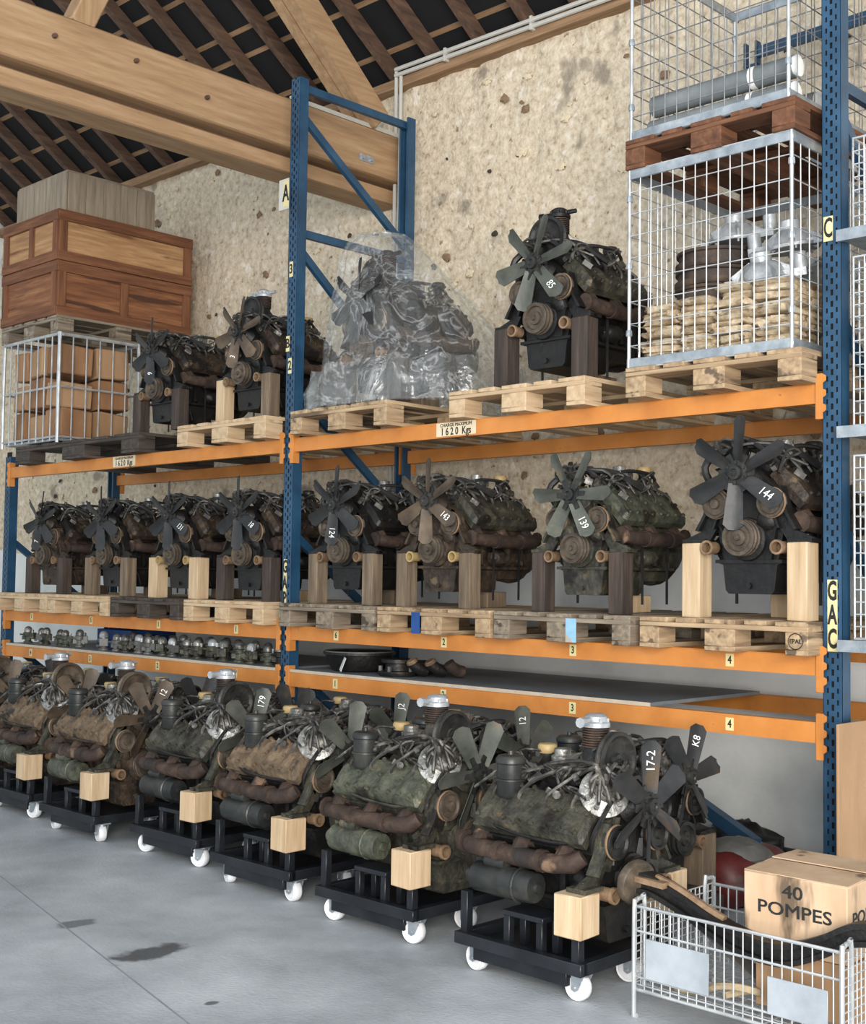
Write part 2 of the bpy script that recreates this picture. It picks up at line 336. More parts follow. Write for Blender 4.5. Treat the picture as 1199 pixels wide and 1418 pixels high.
pl = put('steel_plate', 'tieplate', lambda m: m.box((0, 0, 0), (.008, .14, .05)), 'steelgalv', tb, (-.386, .98, 4.55)); 
for dy in (-.04, .04): put('bolt', 'tiebolt', lambda m: m.lathe([(.014, 0), (.014, .012)], (0, 0, 0), (1, 0, 0), 6), 'steelgalv', pl, (.004, dy, 0))
cp = put('conduit_strip', None, lambda m: m.span((-.42, WY-.04, 4.808), (-.42, .3, 4.812), .03, .03), 'conduit'); tag(cp, 'thin pale cable conduit lying along top of oak tie beam', 'conduit')
pr = put('principal_rafter', None, lambda m: m.span((-.43, 1.12, 4.86), (-.43, -4.6, 4.86+5.72*.90), .12, .20), 'beamoak_y', bevel=.01); tag(pr, 'heavy sloping principal rafter rising from the tie beam', 'beam', kind='structure')
put('second_timber', None, lambda m: m.span((-.545, 1.12, 4.85), (-.545, -4.6, 4.85+5.72*.90), .10, .19), 'beamoak_y', pr, bevel=.01)
st = put('roof_strut', None, lambda m: m.span((-.50, -1.30, 4.80), (-.50, -.72, 6.1), .16, .15, (0, 1, 0)), 'beamoak_z', bevel=.01); tag(st, 'short oak strut standing on the tie beam at upper left', 'strut', kind='structure')
for i, (dz, lab) in enumerate(((0, 'upper of two pale conduit pipes along the wall top'), (-.045, 'lower of two pale conduit pipes along the wall top'))):
    c = put('conduit_pipe', None, lambda m: m.tube([(-.42, WY-.11, EZ+.065+dz), (3.0, WY-.11, EZ+.02+dz), (7, WY-.11, EZ-.03+dz)], .016, 8), 'conduit'); tag(c, lab, 'conduit')
    for xx in (.1, .9, 1.7, 2.6): put('clip', 'clip', lambda m: m.box((0, 0, 0), (.02, .09, .05)), 'conduit', c, (xx, WY-.085, EZ+.055-.011*xx+dz))
for i, dx in enumerate((0, .05)):
    c = put('conduit_pipe', None, lambda m: m.tube([(-.42+dx, WY-.1, EZ+.06-.045*i), (-.42+dx, WY-.1, 4.6), (-.42+dx, WY-.1, 2.2)], .014, 8), 'conduit')
    tag(c, ('left', 'right')[i]+' one of two pale vertical conduits dropping behind the middle rear post', 'conduit')

# ------------------------------------------------------------------ pallet racking
BW = 3.7; RD = 1.05; PH = 4.77; PL = 2.55
def post(m, PH=4.77):
    xs = [-.045, -.027, -.019, -.006, .006, .019, .027, .045]; pit = .05; n = int(PH/pit)
    for i in range(n):
        z = i*pit
        for c in range(7):
            x0, x1 = xs[c], xs[c+1]
            if c in (1, 5): segs = [(0, .012), (.034, .05)]
            elif c == 3: segs = [(0, .006), (.006+.0, .006)] and [(0, .004)]+[(.026, .05)]
            else: segs = [(0, .05)]
            if c == 3: segs = [(.014, .038)] if True else segs
            for a, b in segs: m.add([(x0, 0, z+a), (x1, 0, z+a), (x1, 0, z+b), (x0, 0, z+b)], [(0, 1, 2, 3)])
    H = n*pit
    for sx in (-1, 1):
        m.box((sx*.0438, .035, H/2), (.0024, .07, H)); m.box((sx*.036, .071, H/2), (.018, .0024, H))
    m.box((0, .02, .002), (.11, .12, .006))
BR = [(4.70, 'h'), (4.52, 3.84, 'd'), (3.745, 'h'), (3.64, 2.86, 'd'), (2.72, 1.98, 'd2'), (1.80, 1.10, 'd'), (.95, .24, 'd2'), (.15, 'h')]
def frame(x, label, h=4.77):
    r = root('upright_frame', (x, 0, 0), 0, label, 'rack upright', 'blue rack uprights')
    put('post', ('post', h), lambda m: post(m, h), 'bluepaint', r, smooth=0)
    put('post', ('post', h), lambda m: post(m, h), 'bluepaint', r, (0, RD, 0), (0, 0, pi), smooth=0)
    put('post_liner', ('liner', h), lambda m: m.box((0, .012, h/2), (.08, .004, h-.02)), 'darkvoid', r)  # near-black sheet paints the shaded inside of the post behind its slots
    for b in BR:
        if b[0] > h: continue
        p0, p1 = ((0, .06, b[0]), (0, RD-.06, b[0])) if b[1] == 'h' else ((0, .05, b[0]), (0, RD-.05, b[1]))
        put('brace', ('brace',)+b, lambda m: m.span(p0, p1, .032, .05), 'bluepaint', r)
    return r
fL = frame(-BW, 'blue perforated upright frame at the far left end of the racking', PL)
fC = frame(0, 'blue perforated upright frame in the middle, sign A near its top')
fR = frame(BW, 'blue perforated upright frame at right with letter C')
def sticker(parent, loc, w, h, body, size, mat_='stickeryellow', rot=0, sx=.8):
    s = put('sticker', ('stk', w, h), lambda m: m.box((0, 0, 0), (w, .0016, h)), mat_, parent, loc)
    text('lettering', body, size, 'letterblack', s, (0, -.0012, 0), FRONT, .0004, sx)
def vlabel(parent, x, z, body, pit=.1, w=.045):
    h = pit*len(body)
    s = put('sticker', ('stkv', w, h), lambda m: m.box((0, 0, 0), (w, .0016, h)), 'stickeryellow', parent, (x, -.002, z))
    for i, c in enumerate(body): text('lettering', c, pit*1.12, 'letterblack', s, (0, -.0012, h/2-pit*(i+.5)), FRONT, .0004, .52, .03)
vlabel(fR, 0.0, 1.395, 'GAC', .103, .046)
sticker(fR, (-.015, -.002, 3.085), .044, .11, 'C', .12, sx=.5)
vlabel(fC, -.012, 1.49, 'GAP', .10, .03)
sticker(fC, (-.01, -.002, 3.50), .034, .10, '3', .085); sticker(fC, (-.005, -.002, 2.875), .034, .10, '2', .085); sticker(fC, (-.03, -.0022, 3.02), .034, .10, 'B', .085)
sa = put('sign_plate', None, lambda m: m.box((0, 0, 0), (.10, .002, .20)), 'conduit', fC, (-.085, -.012, 4.00))
s2 = put('sticker', None, lambda m: m.box((0, 0, 0), (.05, .002, .17)), 'stickeryellow', sa, (.022, -.002, 0)); text('lettering', 'A', .15, 'letterblack', sa, (.022, -.0034, 0), FRONT, .0004, .6)

BH = .0885
def conn(m):
    m.box((0, -.004, -.045), (.034, .008, .2)); m.box((-.014, .02, -.045), (.005, .05, .2))
    for z in (.035, -.03, -.095): m.prism([(.017, z+.018), (.032, z+.010), (.032, z-.012), (.017, z-.022)], -.0075, -.001)
BN = {}
def beam(bay, z, y, label, nums=(), plate=None):
    """step beam between two uprights; y = front face"""
    x0, x1 = ((-BW, 0), (0, BW))[bay]; x0 += .045; x1 -= .045; L = x1-x0
    f = -1 if y < .5 else 1
    r = root('rack_beam', ((x0+x1)/2, y, z-BH), 0, label, 'rack beam', 'orange rack beams')
    def bm_(m):
        m.prism([(0, 0), (.045, 0), (.045, BH), (.016, BH), (.016, BH-.022), (0, BH-.03)] if False else [(0, 0), (.045, 0), (.045, BH), (.004, BH), (0, BH-.006)], -L/2+.006, L/2-.006, None, 'yz')
    put('beam_bar', ('bar', round(L, 3)), bm_, 'orange', r, (0, 0 if f < 0 else 0, 0), (0, 0, 0), None, 0, 20)
    for s in (-1, 1):
        c = put('end_connector', 'conn', conn, 'orange', r, (s*(L/2-.006), -.002 if f < 0 else .047, BH/2+.03), (0, 0, 0 if s*(-f) > 0 else pi), None, .0015)
        if f < 0 and s < 0: c.scale = (-1, 1, 1); c.rotation_euler = (0, 0, 0)
    n = len(nums)
    for i, t in enumerate(nums):
        st = put('sticker', ('bst',), lambda m: m.box((0, 0, 0), (.042, .0012, .058)), 'stickeryellow', r, (-L/2+L*(i+.5)/4-.10*(i-1.5)*0, -.001, BH/2))
        text('lettering', t, .05, 'letterblack', st, (0, -.001, 0), FRONT, .0004, .8)
    if plate:
        st = put('load_plate', None, lambda m: m.box((0, 0, 0), (.30, .0012, .076)), 'stickercream', r, (plate, -.001, BH/2+.002))
        text('lettering', 'CHARGE MAXIMUM', .026, 'letterblack', st, (0, -.001, .023), FRONT, .0004, 1.05); text('lettering', '1 6 2 0  Kgs', .058, 'letterblack', st, (0, -.001, -.014), FRONT, .0004, .82)
Z1, Z2, Z3 = 2.4067, 1.2223, .9322
for bay, side in ((0, 'left bay'), (1, 'right bay')):
    beam(bay, Z1, -.012, f'orange front beam with load plate under the top pallets, {side}', (), (-.05, -.38)[bay])
    beam(bay, Z2, -.012, f'orange front beam under the row of engine pallets, {side}', ('6', '2', '3', '4') if bay else ('1', '5', '1', '1'))
    beam(bay, Z3, -.012, f'lowest orange front beam carrying the grey boards, {side}', ('1', '2', '3', '4') if bay else ('4', '3', '2', '1'))
    beam(bay, Z1, RD-.04, f'orange rear beam under the top pallets, {side}')
    beam(bay, Z2, RD-.04, f'orange rear beam under the engine pallets, {side}')
    beam(bay, Z3, RD-.04, f'lowest orange rear beam near the wall, {side}')
def deck(x0, x1, label):
    r = root('shelf_board', ((x0+x1)/2, .5, Z3), 0, label, 'shelf board')
    put('board', None, lambda m: m.box((0, 0, .009), (x1-x0, 1.02, .018)), 'deckboard', r, bevel=.001)
    put('front_edge', None, lambda m: m.box((0, -.512, .009), (x1-x0, .004, .019)), 'deckedge', r)
deck(.06, 2.77, 'long grey shelf board on the lowest beams of the right bay')
deck(-3.62, -.07, 'long grey shelf board under the carburettors in the left bay')

# ------------------------------------------------------------------ pallets
def pallet(x, y, z, label, tone='pallet', w=.86, d=1.2, rz=0, paint=None, cat='pallet'):
    """x,y = centre of the front edge; 0.144 high"""
    r = root('pallet', (x, y, z), rz, label, cat, 'wooden pallets')
    jr = random.Random(int((x+9)*971+z*77))
    for i in range(5):
        bw = (.145, .10, .145, .10, .145)[i]*w/.8; px = (-.3275, -.165, 0, .165, .3275)[i]*w/.8
        bx('deck_board', (bw, d, .022), tone+'_y', r, (px, d/2, .133+jr.uniform(-.001, .001)))
    for i in range(3): bx('cross_board', (w, .145 if i != 1 else .145, .022), tone+'_x', r, (0, (.0725, d/2, d-.0725)[i], .111))
    for i in range(3):
        for j in range(3):
            t = tone
            bx('block', ((.10, .145, .10)[i]*w/.8, .145 if j != 1 else .145, .078), t+'_y', r, ((-.35, 0, .35)[i]*w/.8, (.0725, d/2, d-.0725)[j], .061), bevel=.004)
    for i in range(3): bx('bottom_board', ((.10, .145, .10)[i]*w/.8, d, .022), tone+'_y', r, ((-.35, 0, .35)[i]*w/.8, d/2, .011))
    return r
PT = .144

# ------------------------------------------------------------------ engines
def e_block(m):
    m.prism([(-.13, -.07), (.13, -.07), (.155, .05), (.20, .12), (.10, .27), (-.10, .27), (-.20, .12), (-.155, .05)], 0, .56)
    for i in range(5):
        for s in (-1, 1): m.box((s*.15, .05+.115*i, 0), (.03, .025, .12))
    for i in range(7):
        for s in (-1, 1): m.cyl((s*.13, .04+.08*i, -.062), (s*.16, .04+.08*i, -.062), .011, n=6)
def e_head(m):
    R = Matrix.Translation((.165, .285, .225)) @ Euler((0, rad(47), 0)).to_matrix().to_4x4()
    nx, ny = 12, 36; w, l = .20, .54; vs = []; fs = []
    for j in range(ny+1):
        for i in range(nx+1):
            x = -w/2+w*i/nx; y = -l/2+l*j/ny; e = min(1, min(i, nx-i)/1.0, min(j, ny-j)/1.0)
            h = .03*e+.007*e*noise.noise(Vector((x*28, y*28, 3)))+.004*e*noise.noise(Vector((x*70, y*70, 7)))+.012*e*max(0, sin(y*2*pi/.135))*max(0, sin((x+w/2)*pi/w))
            vs.append((x, y, h+.012))
    k = nx+1
    for j in range(ny):
        for i in range(nx): fs.append((j*k+i, j*k+i+1, (j+1)*k+i+1, (j+1)*k+i))
    m.add(vs, fs, R); m.box((0, 0, -.004), (w, l, .034), R)
    for j in range(8):
        for i, x in enumerate((-.082, -.01, .072)):
            p0 = R @ Vector((x, -l/2+.035+.067*j+(.02 if i == 1 else 0), .018)); p1 = R @ Vector((x, -l/2+.035+.067*j+(.02 if i == 1 else 0), .058 if i != 1 else .05))
            m.cyl(p0, p1, .0115, .010, 6)
def e_manifold(m):
    m.tube([(.225, .0, .085), (.238, .03, .08), (.24, .1, .075), (.24, .3, .07), (.24, .46, .072), (.235, .54, .085), (.215, .57, .11)], [.026, .034, .036, .037, .036, .036, .03], 10)
    for y in (.06, .27, .48):
        m.tube([(.235, y, .075), (.205, y, .12), (.175, y, .135)], [.034, .03, .034], 8); m.box((.182, y, .13), (.016, .10, .055), rot=(0, rad(-40), 0))
    m.lathe([(.045, 0), (.045, .014)], (.225, -.012, .085), (0, 1, 0), 10)
    for y in (.17, .38): m.lathe([(.043, 0), (.043, .03)], (.24, y, .073), (0, 1, 0), 10)
def e_pan(m):
    a = [(-.15, -.07), (.15, -.07), (.15, -.085), (.128, -.092), (.115, -.20), (.10, -.215), (-.10, -.215), (-.115, -.20), (-.128, -.092), (-.15, -.085)]
    m.prism(a, -.005, .34); m.prism([(x*.98, z if z > -.1 else -.14) for x, z in a], .34, .57)
    m.cyl((0, -.005, -.18), (0, -.02, -.18), .014, n=6); m.box((0, .28, -.078), (.315, .60, .014))
def e_timing(m):
    m.prism([(-.11, -.07), (.11, -.07), (.13, .05), (.17, .13), (.15, .21), (.06, .30), (-.06, .30), (-.15, .21), (-.17, .13), (-.13, .05)], -.022, .003)
    m.lathe([(.095, 0), (.09, .018), (.05, .03)], (0, -.018, .015), (0, -1, 0), 18)
    m.tube([(0, -.02, .27), (0, -.05, .285), (0, -.075, .29)], [.07, .055, .045], 12)
    for s in (-1, 1): m.tube([(s*.12, .0, .16), (s*.13, -.03, .165), (s*.13, -.05, .165)], [.055, .05, .035], 10); m.ball((s*.09, -.02, .10), (.045, .03, .055), 8, 5, .3, 3)
def e_crank(m): m.lathe([(.02, -.05), (.078, -.05), (.078, -.04), (.060, -.033), (.078, -.026), (.078, -.018), (.060, -.011), (.078, -.004), (.078, .006), (.060, .013), (.076, .02), (.076, .026), (.060, .027), (.056, .014), (.034, .014), (.032, .026), (.014, .028), (.012, .04), (.003, .041)], (0, -.075, .02), (0, -1, 0), 22)
def e_pul(m): m.lathe([(.01, -.03), (.062, -.03), (.062, -.022), (.046, -.012), (.062, -.002), (.062, .006), (.052, .008), (.046, -.002), (.022, -.002), (.02, .012), (.003, .013)], (0, 0, 0), (0, -1, 0), 20)
def e_mount(m):
    m.prism([(.09, .25), (.15, .235), (.185, .12), (.225, .05), (.305, .018), (.305, 0), (.19, 0), (.15, .06), (.115, .15)], -.022, .004); m.prism([(.155, .235), (.168, .235), (.20, .12), (.24, .055), (.225, .05), (.185, .12)], -.05, .0); m.prism([(.09, .25), (.10, .25), (.125, .15), (.16, .06), (.15, .06), (.115, .15)], -.045, .0)
    m.box((.25, -.005, .008), (.11, .085, .016)); m.cyl((.262, -.005, .01), (.262, -.005, .034), .013, n=6)
def e_tubes(m): m.pipe((.0, 0, 0), (0, -1, 0), [(.026, 0), (.026, .055), (.031, .056), (.031, .07)], .022, 14)
def e_tubebody(m): m.tube([(0, .10, .05), (0, .05, .012), (0, .02, 0), (0, -.002, 0)], [.03, .034, .032, .028], 10)
def e_bell(m):
    m.lathe([(.18, 0), (.185, .02), (.185, .04), (.16, .07), (.14, .13), (.10, .14)], (0, .56, .02), (0, 1, 0), 20)
    for i in range(10): a = 2*pi*i/10; m.cyl((.172*cos(a), .55, .02+.172*sin(a)), (.172*cos(a), .575, .02+.172*sin(a)), .012, n=6)
def e_starter(m):
    m.lathe([(.03, -.20), (.036, -.17), (.058, -.16), (.060, -.02), (.062, -.015), (.062, 0), (.060, .01), (.060, .12), (.055, .135), (.02, .137), (.018, .15), (.003, .151)], (-.235, .37, -.035), (0, -1, 0), 18)
    m.lathe([(.024, 0), (.024, .10)], (-.25, .47, .035), (0, -1, 0), 10); m.box((-.17, .52, -.03), (.12, .05, .13))
    m.ring((-.235, .31, -.035), (0, 1, 0), .062, .006, 18, 5)
def e_intake(m):
    m.box((0, .28, .285), (.17, .46, .05)); m.box((0, .28, .325), (.10, .16, .05))
    for y in (.1, .22, .34, .46):
        for s in (-1, 1): m.tube([(0, y, .31), (s*.06, y, .315), (s*.105, y, .275)], .022, 7)
    m.tube([(0, .06, .30), (0, .2, .335), (0, .45, .325), (.02, .54, .30)], .02, 7); m.ball((.05, .5, .32), (.05, .04, .04), 8, 5, .4, 8); m.ball((-.06, .06, .31), (.045, .05, .035), 8, 5, .4, 9)
def e_carb(m):
    m.lathe([(.042, 0), (.042, .012), (.028, .016), (.028, .05), (.044, .055), (.046, .085), (.034, .092), (.034, .115), (.024, .118)], (0, .30, .345), (0, 0, 1), 14)
    m.box((.045, .30, .415), (.05, .05, .045)); m.cyl((-.03, .30, .40), (-.085, .28, .405), .010, n=8); m.ball((-.09, .279, .405), .017, 8, 6); m.cyl((.04, .29, .43), (.09, .27, .435), .007, n=6)
def e_filler(m): m.lathe([(.026, 0), (.026, .085), (.030, .09), (.030, .10)], (.065, .43, .325), (0, 0, 1), 12)
def e_fillcap(m): m.lathe([(.036, 0), (.040, .01), (.040, .028), (.034, .036), (.01, .038)], (.065, .43, .425), (0, 0, 1), 14)
def e_canister(m): m.lathe([(.045, 0), (.055, .012), (.055, .13), (.060, .135), (.060, .15), (.05, .162), (.012, .166), (.010, .18), (.002, .181)], (-.15, .44, .27), (0, 0, 1), 18); m.ring((-.15, .44, .34), (0, 0, 1), .057, .006, 18, 5)
def e_dist(m):
    m.lathe([(.055, 0), (.075, .012), (.078, .03), (.06, .05), (.035, .06)], (-.075, .03, .345), (-.35, -.75, .55), 16)
    for i in range(8):
        a = 2*pi*i/8; x, y, d = basis((-.35, -.75, .55)); p = Vector((-.075, .03, .345))+(x*cos(a)+y*sin(a))*.052+d*.035; m.cyl(p, p+d*.03+(x*cos(a)+y*sin(a))*.012, .011, n=6)
    m.ball((.06, .05, .33), (.05, .04, .05), 9, 6, .35, 4); m.tube([(.06, .05, .35), (.09, .0, .37), (.10, -.03, .34)], .02, 8)
def e_distplate(m):
    m.lathe([(.03, -.012), (.085, -.01), (.094, .0), (.094, .010), (.086, .014), (.06, .016), (.035, .03), (.012, .034)], (-.105, .02, .33), (-.62, -.62, .45), 22)
    x, y, d = basis((-.62, -.62, .45)); c = Vector((-.105, .02, .33))
    for i in range(9): a = 2*pi*i/9; q = c+(x*cos(a)+y*sin(a))*.068+d*.012; m.cyl(q, q+d*.014, .011, n=6)
    m.box(c+d*.02, (.05, .03, .02), rot=(.4, .3, .6))
def e_distleads(m):
    x, y, d = basis((-.62, -.62, .45)); c = Vector((-.105, .02, .33)); w = random.Random(2)
    for i in range(9):
        a = 2*pi*i/9; q = c+(x*cos(a)+y*sin(a))*.055+d*.018
        e = c+Vector((w.uniform(-.05, .10), w.uniform(.12, .28), w.uniform(.03, .08))); md = c+d*.03+Vector((w.uniform(-.02, .02), w.uniform(.02, .06), w.uniform(.075, .11)))
        m.tube(smoothp([q, q+d*.025+Vector((0, 0, .02)), md, e], 4), .0072, 6)
def e_wires(m):
    w = random.Random(3)
    for s in (-1, 1):
        for i in range(4):
            y = .09+.13*i; a = Vector((-.09+w.uniform(-.05, .05), -.01, .37+w.uniform(-.01, .03)))
            b = Vector((s*.175, y+.02, .262))
            pts = [a, a+Vector((s*.03, -.02, .05)), Vector((s*.09, y*.4, .40+w.uniform(-.02, .03))), Vector((s*.15+w.uniform(-.02, .02), y*.85, .355+w.uniform(-.02, .02))), Vector((s*.185, y+.01, .30)), b]
            m.tube(smoothp(pts, 3), .0075, 5)
def smoothp(pts, k=3):
    pts = [Vector(p) for p in pts]; out = []
    for i in range(len(pts)-1):
        p0, p1, p2, p3 = pts[max(i-1, 0)], pts[i], pts[i+1], pts[min(i+2, len(pts)-1)]
        for j in range(k):
            t = j/k; out.append(.5*((2*p1)+(p2-p0)*t+(2*p0-5*p1+4*p2-p3)*t*t+(3*p1-p0-3*p2+p3)*t**3))
    return out+[pts[-1]]
def e_hose(m):
    m.tube(smoothp([(-.19, .04, .22), (-.21, -.02, .33), (-.13, .02, .405), (.02, .06, .42), (.13, .10, .40), (.2, .22, .33)], 4), .017, 7)
    m.tube(smoothp([(.12, .06, .32), (.0, .0, .435), (-.12, .08, .43), (-.19, .18, .36), (-.16, .3, .30)], 4), .013, 7)
    m.tube(smoothp([(.08, .5, .33), (.14, .40, .41), (.10, .22, .425), (.02, .14, .38)], 4), .009, 6)
def e_fittings(m):
    w = random.Random(5)
    for i in range(46):
        s = w.choice((-1, 1)); x = s*w.uniform(.02, .18); y = w.uniform(.0, .54); z = .30+.08*(1-abs(x)/.2)+w.uniform(-.02, .04)
        t = i % 3
        if t == 0: m.box((x, y, z), (w.uniform(.015, .05), w.uniform(.015, .05), w.uniform(.015, .04)), rot=(w.random(), w.random(), w.random()))
        elif t == 1: m.cyl((x, y, z), (x+w.uniform(-.04, .04), y+w.uniform(-.04, .04), z+w.uniform(.0, .05)), w.uniform(.007, .018), n=7)
        else: q = [Vector((x, y, z))+Vector((w.uniform(-.06, .06), w.uniform(-.08, .08), w.uniform(0, .07))) for _ in range(3)]; m.tube(smoothp([(x, y, z-.02)]+q+[(x+w.uniform(-.08, .08), y+w.uniform(-.1, .1), z-.03)], 3), .0055, 5)
def e_pipes(m):
    m.tube(smoothp([(-.18, .02, .10), (-.20, .0, .18), (-.16, -.02, .26), (-.11, -.02, .31)], 3), .010, 6); m.tube(smoothp([(.2, .1, .17), (.235, .2, .2), (.23, .4, .19), (.19, .5, .25)], 3), .006, 5)
    m.tube(smoothp([(-.2, .05, .16), (-.25, .15, .15), (-.25, .42, .17), (-.2, .52, .22)], 3), .006, 5)
    m.tube([(.12, .1, -.05), (.16, .12, -.12), (.17, .14, -.2)], .006, 5); m.ball((.165, .30, -.02), (.05, .07, .055), 9, 6, .3, 6); m.ball((-.165, .08, -.03), (.04, .05, .05), 9, 6, .3, 7)
    m.lathe([(.03, 0), (.03, .10), (.012, .105)], (.13, .14, .30), (.2, .9, .2), 10)
def e_compbody(m):
    m.lathe([(.06, -.03), (.06, .06), (.048, .075), (.045, .10)], (.0, .10, .38), (0, 0, 1), 14); m.lathe([(.055, 0), (.055, .06), (.03, .08)], (0, .08, .43), (0, -1, 0), 14); m.box((0, .10, .345), (.15, .12, .03))
def e_compfin(m):
    pr = []
    for i in range(8): pr += [(.040, .475+.0095*i), (.052, .476+.0095*i), (.052, .4805+.0095*i), (.040, .4815+.0095*i)]
    m.lathe(pr, (0, .10, 0), (0, 0, 1), 16)
def e_comphead(m):
    m.lathe([(.056, .552), (.056, .568), (.046, .574), (.044, .592), (.03, .602), (.004, .604)], (0, .10, 0), (0, 0, 1), 14); m.cyl((-.04, .10, .578), (-.095, .09, .575), .015, n=8); m.lathe([(.02, 0), (.02, .02)], (-.095, .09, .575), (-1, -.1, 0), 8); m.cyl((.04, .11, .58), (.085, .13, .585), .012, n=8)
    for i in range(6): a = pi*i/3; m.cyl((.044*cos(a), .10+.044*sin(a), .56), (.044*cos(a), .10+.044*sin(a), .585), .008, n=6)
def e_comppul(m):
    m.lathe([(.10, -.012), (.112, -.012), (.112, -.006), (.098, .004), (.112, .014), (.112, .02), (.098, .022), (.09, .012), (.08, .006), (.03, .004), (.026, .018), (.012, .02), (.011, .032), (.002, .033)], (0, .008, .43), (0, -1, 0), 28)
    m.lathe([(.003, -.010), (.10, -.010)], (0, .008, .43), (0, -1, 0), 20, False)
def blade(m):
    n = 9; R0, R1 = .045, .24; th = .004; vs = []; fs = []
    for k, t in enumerate((-1, 1)):
        for j in range(n+1):
            u = j/n; x = R0+(R1-R0)*u; w = (.029+.015*u)*(1 if u < .86 else max(.0, 1-((u-.86)/.15)**2.8)**.5)
            for i in range(4):
                v = -1+2*i/3; yy = v*w; tw = rad(26)
                vs.append((x, yy*sin(tw)+t*th/2+.006*(1-v*v)-.003, yy*cos(tw)))
    q = (n+1)*4
    for j in range(n):
        for i in range(3): a = j*4+i; fs += [(a, a+1, a+5, a+4), (q+a, q+a+4, q+a+5, q+a+1)]
        for i in (0, 3): a = j*4+i; fs.append((a, a+4, q+a+4, q+a))
    for i in range(3): fs += [(i, q+i, q+i+1, i+1), (n*4+i, n*4+i+1, q+n*4+i+1, q+n*4+i)]
    m.add(vs, fs)
def fanhub(m):
    m.lathe([(.03, -.055), (.03, .0), (.052, .002), (.052, .012), (.032, .014), (.03, .03), (.016, .032), (.012, .026), (.003, .026)], (0, 0, 0), (0, -1, 0), 16)
    for i in range(6): a = pi/3*i+.5; m.cyl((.042*cos(a), -.01, .042*sin(a)), (.042*cos(a), -.02, .042*sin(a)), .007, n=6)
    for i in range(6): a = pi/3*i; m.box((.055*cos(a), -.006, .055*sin(a)), (.06, .007, .03), rot=(0, -a, 0))
def engine(loc, rz, label, body='eng_black', head=None, blades='bladedark', fan=0.0, number=None, nblade=4, comp=False, starter=True, filler=True, canister=True, pul='pulley', pipe='rustpipe', group='old V8 engines', sc=1.0, nofan=False, rough=False, tubes='rustring'):
    head = head or body
    r = root('engine', loc, rz, label, 'engine', group, sc)
    P = lambda n, key, fn, m_, **k: put(n, 'e_'+key, fn, m_, r, **k)
    P('engine_block', 'block', e_block, body)
    P('cylinder_head', 'head', e_head, head); P('cylinder_head', 'head', e_head, head, loc=(0, .57, 0), rot=(0, 0, pi))
    P('exhaust_manifold', 'man', e_manifold, pipe, loc=(0, .02, 0)); P('exhaust_manifold', 'man', e_manifold, pipe, loc=(0, .60, 0), rot=(0, 0, pi))
    P('oil_pan', 'pan', e_pan, body); P('timing_cover', 'tim', e_timing, body); P('crank_pulley', 'crank', e_crank, pul)
    for s in (-1, 1):
        pp = P('pump_pulley', 'pul', e_pul, pul, loc=(s*.13, -.065, .165)); put('pulley_rim', 'e_prim', lambda m: m.ring((0, .012, 0), (0, 1, 0), .060, .0055, 24, 5), 'rustring', pp)
        b = P('mount_arm', 'mount'+str(s), lambda m: (e_mount(m), setattr(m, 'v', [(s*x, y, z) for x, y, z in m.v])), 'eng_olive' if starter else body)
        t = P('water_elbow', 'tbody', e_tubebody, body, loc=(s*.165, -.01, -.02)); put('pipe_mouth', 'e_tube', e_tubes, tubes, t)
    P('bell_housing', 'bell', e_bell, body); P('intake_manifold', 'intake', e_intake, body)
    P('carburettor', 'carb', e_carb, 'alu'); P('distributor', 'dist', e_dist, 'fitmix' if rough else 'eng_black')
    if rough and starter: P('ignition_plate', 'dplate', e_distplate, 'alu'); tag(P('ignition_leads', 'dleads', e_distleads, 'wirelead'), kind='stuff')
    tag(P('spark_leads', 'wires', e_wires, 'wirelead'), kind='stuff')
    if not (rough and starter): tag(P('hoses', 'hose', e_hose, 'rubber'), kind='stuff')
    tag(P('fittings', 'fit', e_fittings, 'fitmix' if rough else 'wirelead'), kind='stuff'); tag(P('pipes', 'pipes', e_pipes, body), kind='stuff')
    if starter: P('starter_motor', 'start', e_starter, 'eng_green' if body != 'eng_black' else 'canister')
    if loc[2] > 1:
        for sx, yy in ((.205, .22), (.205, .44), (-.16, .16)): put('hold_down_strap', ('strap', round(loc[2], 2) > 2), lambda m: m.box((0, 0, -.055), (.012, .006, .35)), 'rubber', r, (sx, yy, -.03))
    if filler: f = P('oil_filler', 'fill', e_filler, 'canister'); put('filler_cap', 'e_fcap', e_fillcap, 'capyellow' if rough else 'canister', f)
    if canister: P('oil_filter', 'can', e_canister, 'canister')
    if comp:
        c = P('air_compressor', 'comp', e_compbody, body, loc=(-.025, .02, .012)); put('cooling_fins', 'e_fin', e_compfin, 'rustpipe', c); put('compressor_head', 'e_chead', e_comphead, 'alubright' if rough else body, c); put('compressor_pulley', 'e_cpul', e_comppul, 'pulleyblack' if body != 'eng_brown' else pul, c)
    if not nofan:
        f = P('fan', 'hub', fanhub, 'pulleyblack', loc=(0, -.105, .29))
        for i in range(6): put('fan_blade', 'blade', blade, blades, f, (0, -.004, 0), (0, -(fan+i*pi/3), 0))
        if number:
            a = fan+nblade*pi/3; tw = -rad(26)
            # paint mark lies on the pitched blade: local blade frame -> fan frame
            M = Euler((0, -a, 0)).to_matrix() @ Matrix(((1, 0, 0), (0, -sin(tw), -cos(tw)), (0, cos(tw), -sin(tw))))
            flip = cos(a) < -.15
            if flip: M = M @ Matrix.Rotation(pi, 3, 'Z')
            o = text('painted_number', number, .052, 'paintwhite', f, Euler((0, -a, 0)).to_matrix() @ Vector((.165, -.004-.0045, 0)), M.to_euler(), .0006, .85, .0)
    return r
